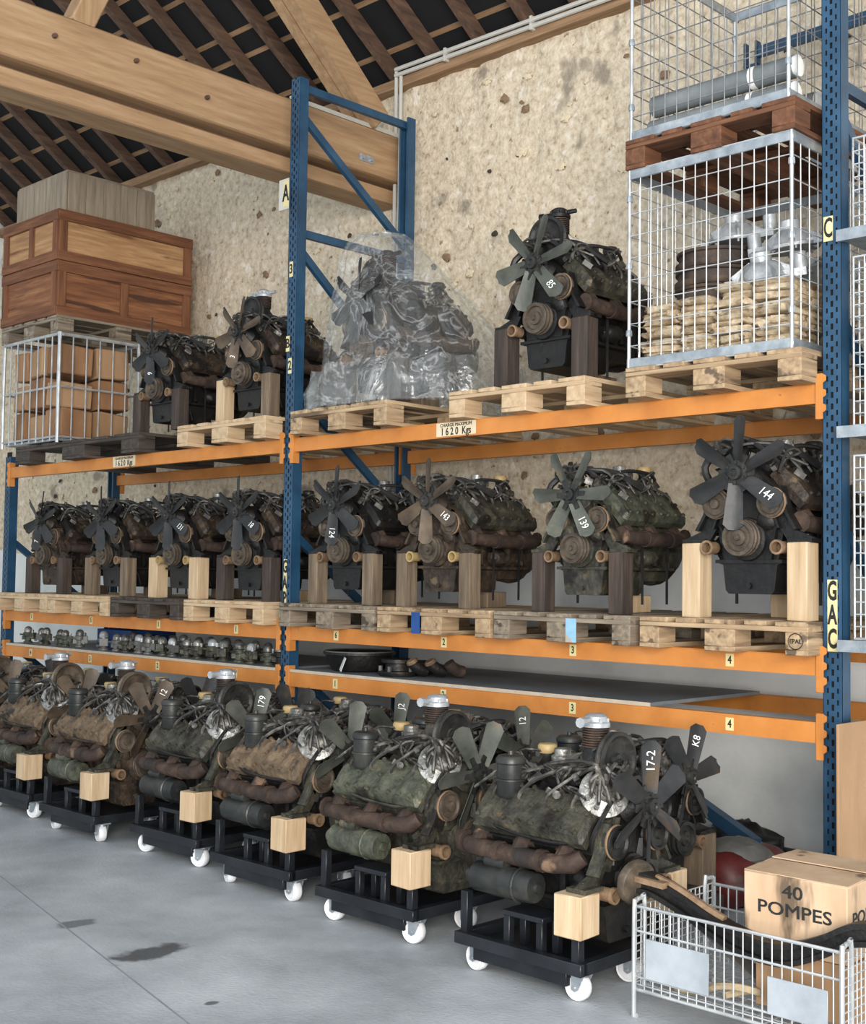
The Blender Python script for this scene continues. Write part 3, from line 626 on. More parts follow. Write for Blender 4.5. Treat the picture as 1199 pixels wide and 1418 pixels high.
def prop(x, y, z0, h, w, tone, label, name='wooden_prop', tilt=0):
    return tag(put(name, ('prop', w, round(h, 3)), lambda m: m.box((0, 0, h/2), (w, w, h)), tone+'_z', None, (x, y, z0), (0, tilt, rnd.uniform(-.06, .06)), None, .004), label, 'timber', 'timber props')

# ---- middle level: eight engines on eight pallets
tones = ['pine', 'pine', 'palletdark', 'pine', 'palletgrey', 'pallet', 'palletgrey', 'pallet']
plab = ['pale new pallet under the engine at far left end, middle level', 'pale pallet second from the left end, middle level', 'dark weathered pallet third from left, middle level', 'bright pale pallet just left of the middle upright, middle level',
        'grey worn pallet just right of the middle upright, middle level', 'brown pallet with blue painted end block, middle level', 'grey pallet with pale blue sprayed block, middle level', 'brown pallet with round stamp beside the right upright, middle level']
xs2 = [-3.20, -2.32, -1.42, -.50, .52, 1.41, 2.30, 3.22]
for i, x in enumerate(xs2):
    p = pallet(x, -.13, Z2, plab[i], tones[i], .865)
    if i in (5, 6):
        c = 'bluebin' if i == 5 else 'sky'
        if c == 'sky' and 'sky' not in MATS: mat('sky', [(120, 170, 200), (156, 196, 220)], 9, .7, 0, 0, spots=[((170, 160, 144), 8, .52)])
        put('paint_patch', None, lambda m: m.box((0, 0, 0), (.065, .003, .118)), c, p, (-.118 if i == 5 else .08, -.0015, .061))
    if i == 7:
        s = put('stamp_ring', None, lambda m: m.ring((0, 0, 0), (0, 1, 0), .034, .0022, 24, 4), 'letterblack', p, (.375, -.001, .06)); text('stamp_lettering', 'EPAL', .026, 'letterblack', p, (.375, -.0012, .06), FRONT)
EZ2 = 1.672
specs = [(-2.98, 'eng_brown', 'eng_brown', 'bladedark', .3, '7', 4, 'dark brown engine at far left end of middle level', 0, 'darktimber'),
         (-2.07, 'eng_black', 'eng_brown', 'bladedark', .55, None, 4, 'dark brown engine second from left on middle level', 0, 'midtimber'),
         (-1.19, 'eng_black', 'eng_brown', 'bladedark', rad(30), '131', 5, 'black engine on two bright pine props, number 131 on fan', 0, 'pine'),
         (-.40, 'eng_black', 'eng_brown', 'bladedark', rad(30), '18', 5, 'dark engine left of the middle upright, number 18 on fan', 0, 'darktimber'),
         (.55, 'eng_black', 'eng_black', 'bladedark', rad(24), '124', 4, 'black engine right of the middle upright, number 124 on fan', 0, 'midtimber'),
         (1.33, 'eng_brown', 'eng_olive', 'bladebrown', rad(28), '143', 5, 'brown and olive engine with number 143 on its brown fan', 0, 'midtimber'),
         (2.34, 'eng_olive', 'eng_green', 'bladegreen', 0.0, '139', 5, 'olive green engine with number 139 on its fan', 0, 'darktimber'),
         (3.29, 'eng_black', 'eng_brown', 'bladedark', rad(26), '144', 5, 'black engine with big dark fan beside the right upright, number 144', 0, 'pine')]
for i, (x, body, head, bl, fa, num, nb, lab, cp_, tone) in enumerate(specs):
    zz = EZ2 + (.04 if i == 7 else -.02 if i < 4 else 0)
    engine((x, 0.02, zz), 0, lab, body, head, bl, fa, num, nb, comp=False, starter=False, canister=i in (2, 6), sc=1.0 if i < 7 else 1.08, rough=i in (5, 6), tubes='rustring' if i not in (2, 5) else 'capyellow', group='engines on the middle level')
    hw = .245 if i != 7 else .27
    for s, nm in ((-1, 'left'), (1, 'right')):
        t = tone
        if i == 7 and s < 0: pass
        prop(x+s*hw, .0, Z2+PT, zz-Z2-PT, .088 if tone != 'pine' else .10, t, f'{"bright pine" if t == "pine" else "dark" if t == "darktimber" else "weathered brown"} timber prop under {nm} front foot of {("far left brown engine", "second engine from left", "black engine third from left", "dark engine left of the middle upright", "black engine right of the middle upright", "brown engine with brown fan", "olive green engine", "big black engine by the right upright")[i]}')
    # a rear support block under each sump
    prop(x, .42, Z2+PT, zz-.215*(1.08 if i == 7 else 1)-Z2-PT, .16, 'pine' if i in (3, 6, 7) else 'midtimber', f'low timber block under the sump of {("far left brown engine", "second engine from left", "black engine third from left", "dark engine left of the middle upright", "black engine right of the middle upright", "brown engine with brown fan", "olive green engine", "big black engine by the right upright")[i]}', 'sump_block')

# ---- top level, right bay
pallet(.62, -.15, Z1, 'worn pallet under the plastic-wrapped engine', 'pallet', .86)
pallet(1.98, -.12, Z1, 'new pale pine pallet under the engine marked 85', 'pine', .93)
pallet(3.18, -.16, Z1, 'old brown pallet under the lower mesh cage at right', 'pallet', .92)
e85 = engine((2.09, .02, 2.87), 0, 'black engine with tall compressor on top level, number 85 on fan', 'eng_black', 'eng_olive', 'bladegreen', rad(12), '85', 5, comp=True, starter=False, canister=True, sc=1.06, pul='pulley', group='engines on the top level')
for s, nm in ((-1, 'left'), (1, 'right')): prop(2.09+s*.262, 0, Z1+PT, 2.87-Z1-PT, .10, 'darktimber', f'tall dark timber prop under {nm} front foot of engine 85')
prop(2.09, .45, Z1+PT, 2.87-.215*1.06-Z1-PT, .16, 'midtimber', 'timber block under the sump of engine 85', 'sump_block')
# wrapped engine
ew = engine((.62, .13, 2.90), -.10, 'black engine wrapped inside the clear plastic bag', 'eng_black', 'eng_black', 'bladedark', .4, None, comp=True, starter=True, group='engines on the top level', sc=1.08)
for s in (-1, 1): prop(.62+s*.255*cos(-.10), .13+s*.255*sin(-.10), Z1+PT, 2.90-Z1-PT, .09, 'darktimber', f'dark prop under {"left" if s < 0 else "right"} foot of the wrapped engine')
prop(.67, .52, Z1+PT, 2.90-.215*1.08-Z1-PT, .16, 'midtimber', 'timber block under the sump of the wrapped engine', 'sump_block')
def wrap(m):
    H = [(2.556, 0.71, 0.42, 0.684, 0.58), (2.6, 0.71, 0.41, 0.702, 0.59), (2.68, 0.7, 0.41, 0.693, 0.58), (2.76, 0.7, 0.42, 0.666, 0.56), (2.8, 0.7, 0.42, 0.603, 0.52), (2.9, 0.7, 0.42, 0.576, 0.5), (3.0, 0.68, 0.41, 0.549, 0.47), (3.12, 0.65, 0.39, 0.504, 0.43), (3.25, 0.61, 0.37, 0.441, 0.4), (3.38, 0.57, 0.35, 0.369, 0.35), (3.5, 0.53, 0.33, 0.297, 0.3), (3.6, 0.5, 0.32, 0.225, 0.24), (3.68, 0.49, 0.31, 0.135, 0.15), (3.7, 0.49, 0.31, 0.009, 0.01)]
    n = 84; vs = []; fs = []
    rows = []
    for j in range(len(H)-1):
        for k in range(4):
            t = k/4; rows.append(tuple(H[j][q]*(1-t)+H[j+1][q]*t for q in range(5)))
    rows.append(H[-1])
    for (z, cx, cy, rx, ry) in rows:
        for i in range(n):
            a = 2*pi*i/n; d = Vector((cos(a), sin(a), 0)); q = Vector((cos(a)*2.0, sin(a)*2.0, z*1.3))
            w = noise.noise(q*1.5)*.10-abs(noise.noise(q*2.2+Vector((5, 1, 2))))*.16+abs(noise.noise(Vector((cos(a)*4+z*2.2, sin(a)*4, z*.9))))*.10-.02
            k = (1+w) if z < 3.62 else 1
            ex = .78; cxp = math.copysign(abs(cos(a))**ex, cos(a)); syp = math.copysign(abs(sin(a))**ex, sin(a))
            vs.append((cx+rx*cxp*k, cy+ry*syp*k, z+.03*noise.noise(q*3+Vector((1, 9, 4)))*(1 if z > 2.6 else 0)))
    for j in range(len(rows)-1):
        for i in range(n): k = (i+1) % n; fs.append((j*n+i, j*n+k, (j+1)*n+k, (j+1)*n+i))
    m.add(vs, fs)
pw = tag(put('plastic_wrap', None, wrap, 'clearwrap', smooth=55), 'crumpled clear plastic bag draped over an engine on its pallet', 'plastic bag')

def skirt(m):
    n = 110; vs = []; fs = []; hs = [2.558, 2.60, 2.65, 2.70, 2.75, 2.79, 2.81]
    for j, z in enumerate(hs):
        for i in range(n):
            a = 2*pi*i/n; c, q = cos(a), sin(a); k = 1+.05*abs(noise.noise(Vector((c*6, q*6, z*2))))+.035*sin(a*17+4*noise.noise(Vector((c*2, q*2, 1))))-.05*j/6*(1 if j > 3 else .4)
            zz = z+(.06*noise.noise(Vector((c*3, q*3, 5))) if j > 2 else 0)
            vs.append((.71+.70*math.copysign(abs(c)**.78, c)*k*.96, .42+.60*math.copysign(abs(q)**.78, q)*k*.96, zz))
    for j in range(len(hs)-1):
        for i in range(n): k = (i+1) % n; fs.append((j*n+i, j*n+k, (j+1)*n+k, (j+1)*n+i))
    m.add(vs, fs)
put('bag_skirt', None, skirt, 'clearwrap', pw, smooth=60)
# ---- mesh cages
def meshpanel(m, w, h, nx, nz, r=.003, plane='xz', frame_r=.006, o=(0, 0, 0)):
    def P(a, b): return Vector(o)+(Vector((a, 0, b)) if plane == 'xz' else Vector((0, a, b)))
    for i in range(nx+1):
        q = frame_r if i in (0, nx) else r; m.tube([P(w*i/nx, 0), P(w*i/nx, h)], q, 5)
    for j in range(nz+1):
        q = frame_r if j in (0, nz) else r; m.tube([P(0, h*j/nz), P(w, h*j/nz)], q, 5)
def cage(x0, y0, z0, w, d, h, label, nx=14, nz=9, ny=12, wm='wirezinc', angle=True, wr=.003):
    r = root('mesh_cage', (x0, y0, z0), 0, label, 'cage', 'wire mesh cages')
    put('front_panel', None, lambda m: meshpanel(m, w, h, nx, nz, wr), wm, r); put('back_panel', None, lambda m: meshpanel(m, w, h, nx, nz, wr, o=(0, d, 0)), wm, r)
    for xx in (0, w): put('side_panel', None, lambda m: meshpanel(m, d, h, ny, nz, wr, 'yz'), wm, r, (xx, 0, 0))
    if angle:
        for zz, nm in ((.0235, 'bottom_rail'), (h-.0235, 'top_rail')):
            for yy in (0, d): bx(nm, (w+.02, .012, .045), 'steelgalv', r, (w/2, yy, zz), bevel=.002)
            for xx in (0, w): bx(nm, (.012, d, .045), 'steelgalv', r, (xx, d/2, zz), bevel=.002)
        for xx in (0, w):
            for yy in (0, d):
                put('corner_rod', ('crod', h), lambda m: m.tube([(0, 0, 0), (0, 0, h)], .009, 6), 'wirezinc', r, (xx, yy, 0))
                for q in (.16, .5, .84): put('hinge_clip', 'hclip', lambda m: m.lathe([(.014, 0), (.016, .01), (.014, .03)], (0, 0, 0), (0, 0, 1), 8), 'steelgalv', r, (xx, yy, h*q))
    return r
cg = cage(2.72, -.13, Z1+PT+.003, .86, .95, .965, 'zinc mesh cage holding sacks, drums and castings', 14, 9, 12, 'wirezinc')
put('base_plate', None, lambda m: m.box((.43, .475, .008), (.85, .94, .006)), 'steelgalv', cg)
# contents: piled folded sacks
W9 = ['lowest', 'second lowest', 'third lowest', 'fourth lowest', 'middle', 'sixth from bottom', 'seventh from bottom', 'eighth from bottom', 'ninth from bottom', 'uppermost']
wr_ = random.Random(21)
cols_ = [(2.83, .16), (3.03, .30), (3.25, .20), (3.45, .16)]
hts = [9, 9, 10, 10]
def sackm(seed):
    def f(m): m.ball((0, 0, 0), (.104, .165, .0185), 28, 8, .22, seed, .34)
    return f
names4 = ['leftmost', 'second', 'third', 'rightmost']
for ci, (cx, cw) in enumerate([(2.853, .2), (3.053, .2), (3.253, .2), (3.448, .2)]):
    for k in range(hts[ci]):
        i = ci*10+k; yb = .085+wr_.uniform(-.015, .015)
        tag(put('folded_sack', ('sack', i % 7), sackm(i % 7), 'sack', None, (cx+wr_.uniform(-.012, .012), yb, Z1+PT+.033+.0325*k), (wr_.uniform(-.06, .06), wr_.uniform(-.06, .06), wr_.uniform(-.12, .12)), smooth=50),
            f'cream folded sack, {W9[k]} of the {names4[ci]} front pile in the mesh cage', 'sack', 'folded sacks in the mesh cage')
        if k < 7: tag(put('folded_sack', ('sack', (i+3) % 7), sackm((i+3) % 7), 'sack', None, (cx+wr_.uniform(-.012, .012), .42+wr_.uniform(-.02, .02), Z1+PT+.033+.0325*k), (0, 0, wr_.uniform(-.12, .12)), smooth=50),
            f'cream folded sack, {W9[k]} of the {names4[ci]} back pile in the mesh cage', 'sack', 'folded sacks in the mesh cage')
def drum(m): m.lathe([(.10, 0), (.195, 0), (.205, .012), (.205, .03), (.188, .034), (.188, .068), (.20, .072), (.20, .086), (.12, .09), (.10, .08), (.10, 0)], (0, 0, 0), (0, 0, 1), 30, False)
for k in range(3):
    tag(put('brake_drum', 'drum', drum, 'drum', None, (2.93+.006*k, .30, 2.885+.09*k), (.0, .0, k)), f'rusty dark brake drum in the cage, {("lowest", "middle", "top")[k]} of the stack', 'drum', 'brake drums in the mesh cage')
def casting(seed):
    def f(m):
        m.lathe([(.20, 0), (.205, .02), (.17, .03), (.13, .11), (.09, .13), (.075, .13), (.075, .19), (.055, .20)], (0, 0, 0), (0, 0, 1), 18)
        for i in range(6): a = i*pi/3+seed; m.box((.13*cos(a), .13*sin(a), .06), (.16, .012, .09), rot=(0, .5, a))
        m.box((.22, 0, .03), (.16, .12, .05)); m.box((-.20, .05, .02), (.14, .10, .04)); m.lathe([(.05, 0), (.05, .10), (.03, .11)], (.26, .0, .05), (0, 0, 1), 10)
    return f
for k, (p, ro) in enumerate([((3.30, .12, 2.93), (.25, -.1, .4)), ((3.38, .62, 3.02), (.2, .3, 2.2)), ((3.05, .30, 3.19), (.08, -.04, .2)), ((3.36, .28, 3.10), (-.1, .10, 3.4))]):
    tag(put('gearbox_casting', ('cast', k), casting(k), 'alubright', None, p, ro, (.66, .72, .72)), ('silver bell casting leaning on the sacks in cage', 'silver flared casting at the right side of cage', 'silver casting on top of the rusty drums', 'topmost silver casting with upright neck')[k], 'casting', 'aluminium castings in the mesh cage')
# upper pallet and upper cage
UZ = Z1+PT+.965+.004
pallet(3.155, -.15, UZ, 'reddish brown pallet between the two mesh cages', 'palletred', .90)
cu_ = cage(2.72, -.12, UZ+PT+.003, .84, .95, .95, 'upper wire cage with grey pipes at top right', 13, 8, 12, 'wiredark')
for k, (yy, zz, rr_) in enumerate([(.02, .20, .052), (.00, .075, .05), (.22, .09, .05)]):
    p = root('grey_pipe', (3.14, yy, UZ+PT+zz), 0, ('front grey plastic pipe with white tape band in upper cage', 'lower grey plastic pipe in upper cage', 'rear grey plastic pipe in upper cage')[k], 'pipe', 'grey pipes in upper cage')
    put('tube', ('gp', rr_), lambda m: m.pipe((-.38, 0, 0), (1, 0, 0), [(rr_, 0), (rr_, .76)], rr_*.88, 16), 'pipegrey', p)
    put('tape_band', ('gt', rr_), lambda m: m.lathe([(rr_+.0015, 0), (rr_+.0015, .03)], (.16, 0, 0), (1, 0, 0), 16, False), 'paintwhite', p); put('end_cap', ('ge', rr_), lambda m: m.lathe([(rr_*.9, 0), (rr_*.95, .02), (.01, .022)], (.375, 0, 0), (1, 0, 0), 16), 'paintwhite', p)

# ---- top level, left bay
pallet(-2.45, -.12, Z1, 'dark pallet under the roll cage and an engine, top level', 'palletdark', 1.8)
pallet(-.555, -.14, Z1, 'bright pine pallet under engines left of the middle upright', 'pine', .97)
engine((-.47, .04, 2.85), 0, 'dark engine with tall compressor left of the middle upright, top level', 'eng_black', 'eng_brown', 'bladebrown', rad(14), '3', 4, comp=True, starter=False, group='engines on the top level', rough=True)
for s, nm in ((-1, 'left'), (1, 'right')): prop(-.47+s*.245, .02, Z1+PT, 2.85-Z1-PT, .09, 'pine' if s < 0 else 'midtimber', ('bright pine' if s < 0 else 'weathered')+f' prop under {nm} foot of engine left of the middle upright, top level')
prop(-.47, .45, Z1+PT, 2.85-.215-Z1-PT, .16, 'midtimber', 'timber block under sump of engine left of the middle upright, top level', 'sump_block')
engine((-1.46, .02, 2.84), 0, 'dark dusty engine beside the roll cage on top level', 'eng_black', 'eng_brown', 'bladedark', rad(28), '6', 4, comp=False, starter=False, group='engines on the top level', rough=True)
for s, nm in ((-1, 'left'), (1, 'right')): prop(-1.46+s*.245, .0, Z1+PT, 2.84-Z1-PT, .09, 'darktimber', f'dark prop under {nm} foot of the engine beside the roll cage')
prop(-1.46, .45, Z1+PT, 2.84-.215-Z1-PT, .16, 'midtimber', 'timber block under sump of engine beside the roll cage', 'sump_block')
# roll cage
RX0, RX1, RY0, RY1, RZ = -3.62, -2.73, -.10, .62, Z1+PT
rc = root('roll_cage', (RX0, RY0, RZ), 0, 'white tubular roll cage full of cartons, top level left', 'cage')
def tubepanel(m, w, h, n, plane):
    P = (lambda a, b: (a, 0, b)) if plane == 'xz' else (lambda a, b: (0, a, b))
    m.tube(smoothp([P(0, 0), P(0, h-.06), P(.03, h-.01), P(.07, h), P(w-.07, h), P(w-.03, h-.01), P(w, h-.06), P(w, 0)], 3), .014, 8)
    for i in range(1, n): m.tube([P(w*i/n, .02), P(w*i/n, h)], .006, 6)
    for z in (.05, h*.52): m.tube([P(0, z), P(w, z)], .009, 6)
RH = .86
for yy in (0, RY1-RY0): put('gate', 'rcg', lambda m: tubepanel(m, RX1-RX0, RH, 8, 'xz'), 'wirezinc', rc, (0, yy, 0))
for xx in (0, RX1-RX0): put('side_gate', 'rcs', lambda m: tubepanel(m, RY1-RY0, RH, 6, 'yz'), 'wirezinc', rc, (xx, 0, 0))
put('tray', None, lambda m: m.box(((RX1-RX0)/2, (RY1-RY0)/2, .03), (RX1-RX0-.04, RY1-RY0-.04, .02)), 'steelgalv', rc)
cr_ = random.Random(4); n = 0
for iz in range(3):
    for ix in range(3):
        for iy in range(2):
            w_, d_, h_ = cr_.choice((.22, .24, .25)), .29, cr_.choice((.20, .235, .245))
            tag(bx('carton', (w_, d_, h_), ('cardboarddark', 'cardboard')[(ix+iy+iz) % 2], None, (RX0+.18+.265*ix, RY0+.20+.325*iy, RZ+.05+h_/2+.255*iz), (cr_.uniform(-.07, .07), cr_.uniform(-.09, .09), cr_.uniform(-.16, .16)), .012),
                f'brown carton in the roll cage, {("bottom", "middle", "top")[iz]} layer, {("left", "middle", "right")[ix]} column, {("front", "back")[iy]} row', 'box', 'cartons in the roll cage'); n += 1
# crate pallet and crates
CZ = RZ+RH+.016; CX1 = -2.80; CW = .90; CD = 1.27
pallet(CX1-CW/2+.02, -.10, CZ, 'dark pallet carried on the roll cage under the crates', 'palletgrey', .92)
wood('cratedark', [(94, 56, 34), (128, 82, 52), (158, 112, 76)], [((74, 44, 28), 1.0, .58)])
def crate(z, h, label, mid):
    r = root('wooden_crate', (CX1-CW/2, -.10+CD/2, z), 0, label, 'crate', 'brown wooden crates'); cpn = 'cratedark' if mid else 'cratepanel'
    for s in (-1, 1):
        bx('side_panel', (.02, CD-.05, h-.02), cpn+'_y', r, (s*(CW/2-.025), 0, h/2)); bx('end_panel', (CW-.05, .02, h-.02), cpn+'_x', r, (0, s*(CD/2-.025), h/2))
        for zz in (.04, h-.04):
            bx('rail', (.028, CD, .075), 'crateframe_y', r, (s*(CW/2-.004), 0, zz)); bx('rail', (CW, .028, .075), 'crateframe_x', r, (0, s*(CD/2-.004), zz))
        for s2 in (-1, 1):
            bx('stile', (.026, .07, h-.15), 'crateframe_z', r, (s*(CW/2-.006), s2*(CD/2-.045), h/2)); bx('stile', (.07, .026, h-.15), 'crateframe_z', r, (s2*(CW/2-.045), s*(CD/2-.006), h/2))
        if mid: bx('stile', (.026, .07, h-.15), 'crateframe_z', r, (s*(CW/2-.006), -.02, h/2))
        else: bx('stile', (.06, .026, h-.15), 'crateframe_z', r, (.02, s*(CD/2-.006), h/2))
    bx('lid', (CW+.01, CD+.01, .02), 'crateframe_y', r, (0, 0, h))
crate(CZ+PT, .43, 'lower brown wooden crate with two side panels, on pallet at left', True)
crate(CZ+PT+.442, .40, 'upper brown wooden crate with one long pale side panel', False)
ob = root('plank_box', (-3.28, .42, CZ+PT+.442+.412), 0, 'weathered grey plank box on top of the brown crates', 'box')
for s in (-1, 1):
    for k in range(5): bx('plank', (.02, .158, .335), 'oldbox_z', ob, (s*.40+rnd.uniform(-.002, .002), -.32+.16*k, .168)); bx('plank', (.158, .02, .335), 'oldbox_z', ob, (-.32+.16*k, s*.41+rnd.uniform(-.002, .002), .168))
for k in range(4): bx('plank', (.198, .82, .018), 'oldbox_y', ob, (-.3+.2*k, 0, .345))

# ------------------------------------------------------------------ shelf contents at the lowest beams
def cb_body(m):
    m.lathe([(.035, 0), (.035, .012), (.024, .016), (.026, .05), (.038, .055), (.04, .08), (.03, .085)], (0, 0, 0), (0, 0, 1), 12); m.box((.035, 0, .055), (.045, .055, .05)); m.box((-.03, .01, .04), (.04, .03, .03)); m.cyl((-.02, -.02, .065), (-.055, -.03, .068), .007, n=6); m.cyl((.03, -.03, .03), (.03, -.05, .03), .009, n=6)
def cb_top(m): m.lathe([(.03, .085), (.032, .10), (.026, .118), (.016, .128), (.004, .131)], (0, 0, 0), (0, 0, 1), 12); m.cyl((.035, 0, .08), (.035, 0, .105), .012, n=8)
crr = random.Random(8)
def carb(x, y, label, top):
    r = root('carburettor', (x, y, Z3+.018), crr.uniform(-1, 1), label, 'carburettor', 'carburettors on the left shelf', crr.uniform(.98, 1.12))
    put('body', 'cbb', cb_body, 'greymetal' if crr.random() < .4 else 'eng_olive' if crr.random() < .6 else 'eng_green', r); put('top', 'cbt', cb_top, top, r)
ords = ['first', 'second', 'third', 'fourth', 'fifth', 'sixth', 'seventh', 'eighth', 'ninth', 'tenth', 'eleventh', 'twelfth', 'thirteenth', 'fourteenth', 'fifteenth']
for i in range(15): carb(-2.30+.152*i, .10+.02*(i % 2), f'old carburettor in the long shelf row, {ords[i]} from the left', 'alu' if i % 3 else 'alubright')
for i in range(12): carb(-2.2+.165*i, .30+.02*(i % 2), f'carburettor in the rear row of the shelf, {ords[i]} from the left', 'alu')
for i in range(6): carb(-3.5+.15*i, .12+.04*(i % 2), f'carburettor in the group at the shelf left end, {ords[i]} from the left', 'alu')
bb = root('blue_bin', (-2.55, .55, Z3+.018), 0, 'blue plastic bin on the left shelf behind the carburettors', 'bin')
for s in (-1, 1): bx('bin_wall', (.012, .4, .14), 'bluebin', bb, (s*.25, 0, .07)); bx('bin_wall', (.5, .012, .14), 'bluebin', bb, (0, s*.2, .07))
bx('bin_floor', (.5, .4, .01), 'bluebin', bb, (0, 0, .006))
fh = root('clutch_housing', (.42, .25, Z3+.018), 0, 'black round clutch housing on the right shelf beside the middle upright', 'housing')
put('bowl', None, lambda m: m.lathe([(.10, 0), (.17, .01), (.20, .06), (.21, .10), (.225, .105), (.225, .12), (.2, .122), (.19, .10), (.09, .03)], (0, 0, 0), (0, 0, 1), 30, True), 'eng_black', fh); put('rim', None, lambda m: m.ring((0, 0, .122), (0, 0, 1), .213, .006, 34, 5), 'greymetal', fh)
tg = tag(put('paper_tag', None, lambda m: m.box((0, 0, 0), (.002, .17, .085)), 'paintwhite', None, (.535, .01, Z3+.075), (0, .35, .9)), 'white paper tag leaning on the black clutch housing', 'tag')
fp = root('flange_part', (.86, .16, Z3+.018), 0, 'black flanged hub with bolts on the right shelf', 'hub')
put('flange', None, lambda m: (m.lathe([(.11, 0), (.12, .015), (.12, .03), (.08, .035), (.07, .075), (.10, .08), (.10, .10), (.05, .105)], (0, 0, 0), (0, 0, 1), 20)), 'eng_black', fp)
for i in range(6): put('bolt', 'fbolt', lambda m: m.lathe([(.012, 0), (.012, .03)], (0, 0, 0), (0, 0, 1), 6), 'greymetal', fp, (.105*cos(i), .105*sin(i), .03))
fp2 = put('flange_ring', None, lambda m: m.lathe([(.06, 0), (.10, 0), (.105, .02), (.10, .07), (.085, .075), (.07, .07), (.06, 0)], (0, 0, 0), (0, 0, 1), 20, False), 'eng_black', None, (.78, .42, Z3+.018)); tag(fp2, 'second black ring casting behind the flanged hub', 'ring')
for k in range(3):
    p = root('pipe_elbow', (1.03+.10*k, .15+.05*k, Z3+.018), rad(-20), ('left dark pipe elbow with orange mouth on right shelf', 'right dark pipe elbow with orange mouth on right shelf', 'small rusty bracket elbow at the end of the right shelf row')[k], 'pipe', 'pipe elbows on the right shelf')
    put('elbow', ('elb', k == 2), lambda m: m.tube([(0, .06, .04), (0, .02, .05), (.0, -.02, .075), (.0, -.035, .095)], [.035, .036, .034, .034], 12), 'eng_black' if k < 2 else 'rustpipe', p)
    if k < 2: put('mouth', 'elm', lambda m: m.pipe((0, -.03, .087), (0, -.5, .85), [(.035, 0), (.036, .012)], .029, 14), 'rustring', p)

# ------------------------------------------------------------------ floor row: engines on dollies
def fork(m):
    m.box((0, 0, .108), (.075, .075, .008)); m.cyl((0, 0, .09), (0, 0, .112), .022, n=10)
    for s in (-1, 1): m.prism([(-.025, .098), (.03, .098), (.028, .045), (.014, .036), (.0, .045)], s*.028-.003, s*.028+.003)
    m.cyl((.018, -.036, .05), (.018, .036, .05), .008, n=8)
def wheel(m): m.lathe([(.012, -.021), (.036, -.021), (.040, -.015), (.047, -.019), (.051, -.012), (.051, .012), (.047, .019), (.040, .015), (.036, .021), (.012, .021)], (.018, 0, .051), (0, 1, 0), 22)
def dolly(x, y, label, blab):
    """x,y = front right caster"""
    r = root('engine_dolly', (x, y, 0), 0, label, 'dolly', 'black engine dollies')
    w, d = .62, .56; X0 = -.56; Y0 = -.07
    for yy in (Y0, Y0+d): bx('frame_rail', (w, .04, .045), 'dollyblack', r, (X0+w/2, yy+.0, .137), bevel=.002)
    for xx in (X0+.02, X0+w-.02): bx('frame_rail', (.04, d, .045), 'dollyblack', r, (xx, Y0+d/2, .137), bevel=.002)
    bx('tray', (w-.04, d-.04, .006), 'dollyblack', r, (X0+w/2, Y0+d/2, .121), bevel=0)
    bx('lower_channel', (w-.16, .05, .065), 'dollyblack', r, (X0+w/2-.02, Y0+.05, .085), bevel=.002)
    for cx in (0, -.50):
        for cy in (0, .32):
            c = put('caster', 'fork', fork, 'steelgalv', r, (cx, cy, 0), (0, 0, rnd.uniform(-.35, .35)+pi)); put('wheel', 'wheel', wheel, 'wheelwhite', c)
    for (px, py) in ((.02, -.055), (.02, Y0+d-.02)): bx('corner_post', (.035, .035, .11), 'dollyblack', r, (px, py, .20), bevel=.002)
    for px in (-.33, -.17): bx('stand_leg', (.03, .03, .13), 'dollyblack', r, (px, -.03, .19), bevel=.002); bx('stand_leg', (.03, .03, .13), 'dollyblack', r, (px, .065, .19), bevel=.002)
    bx('stand_top', (.20, .13, .02), 'dollyblack', r, (-.25, .018, .265), bevel=.002)
    bx('corner_post', (.035, .035, .16), 'dollyblack', r, (X0+.03, Y0+.02, .235), bevel=.002)
    for py, nm in ((-.07, 'near'), (.50, 'far')):
        tag(bx('wooden_block', (.12, .12, .152), 'pine_z', None, (x+.025, y+py, .256+.076), (0, 0, rnd.uniform(-.08, .08)), .004), f'pine block under the {nm} front foot of the {blab}', 'wood block', 'pine blocks on the dollies')
    return r
DX = [(3.41, -1.363), (2.482, -1.283), (1.60, -1.216), (.72, -1.115), (-.182, -1.17), (-1.079, -1.09), (-1.99, -1.10)]
fl_lab = ['nearest floor engine, 17-2 on its fan', 'second floor engine with black compressor pulley', 'third floor engine from the right', 'fourth floor engine from the right', 'fifth floor engine from the right', 'sixth floor engine from the right', 'last floor engine at the left edge']
fs_ = [('eng_black', 'eng_olive', 'bladedark', rad(88), '17-2', 0), ('eng_olive', 'eng_green', 'bladegreen', rad(62), '187', 5), ('eng_black', 'eng_dust', 'bladegreen', rad(80), None, 0), ('eng_black', 'eng_olive', 'bladegreen', rad(75), '179', 0), ('eng_brown', 'eng_dust', 'bladebrown', rad(60), '12', 0), ('eng_brown', 'eng_dust', 'bladebrown', rad(70), None, 0), ('eng_brown', 'eng_dust', 'bladebrown', rad(80), None, 0)]
for i, (x, y) in enumerate(DX):
    dolly(x, y, f'black steel dolly on white casters under the {fl_lab[i]}', fl_lab[i])
    body, head, bl, fa, num, nb = fs_[i]
    engine((x+.03, y+.215, .409), pi/2, fl_lab[i], body, head, bl, fa, num, nb, comp=i != 2, starter=True, rough=True, group='engines on dollies along the aisle', pul='pulleyblack' if i == 0 else 'pulley')
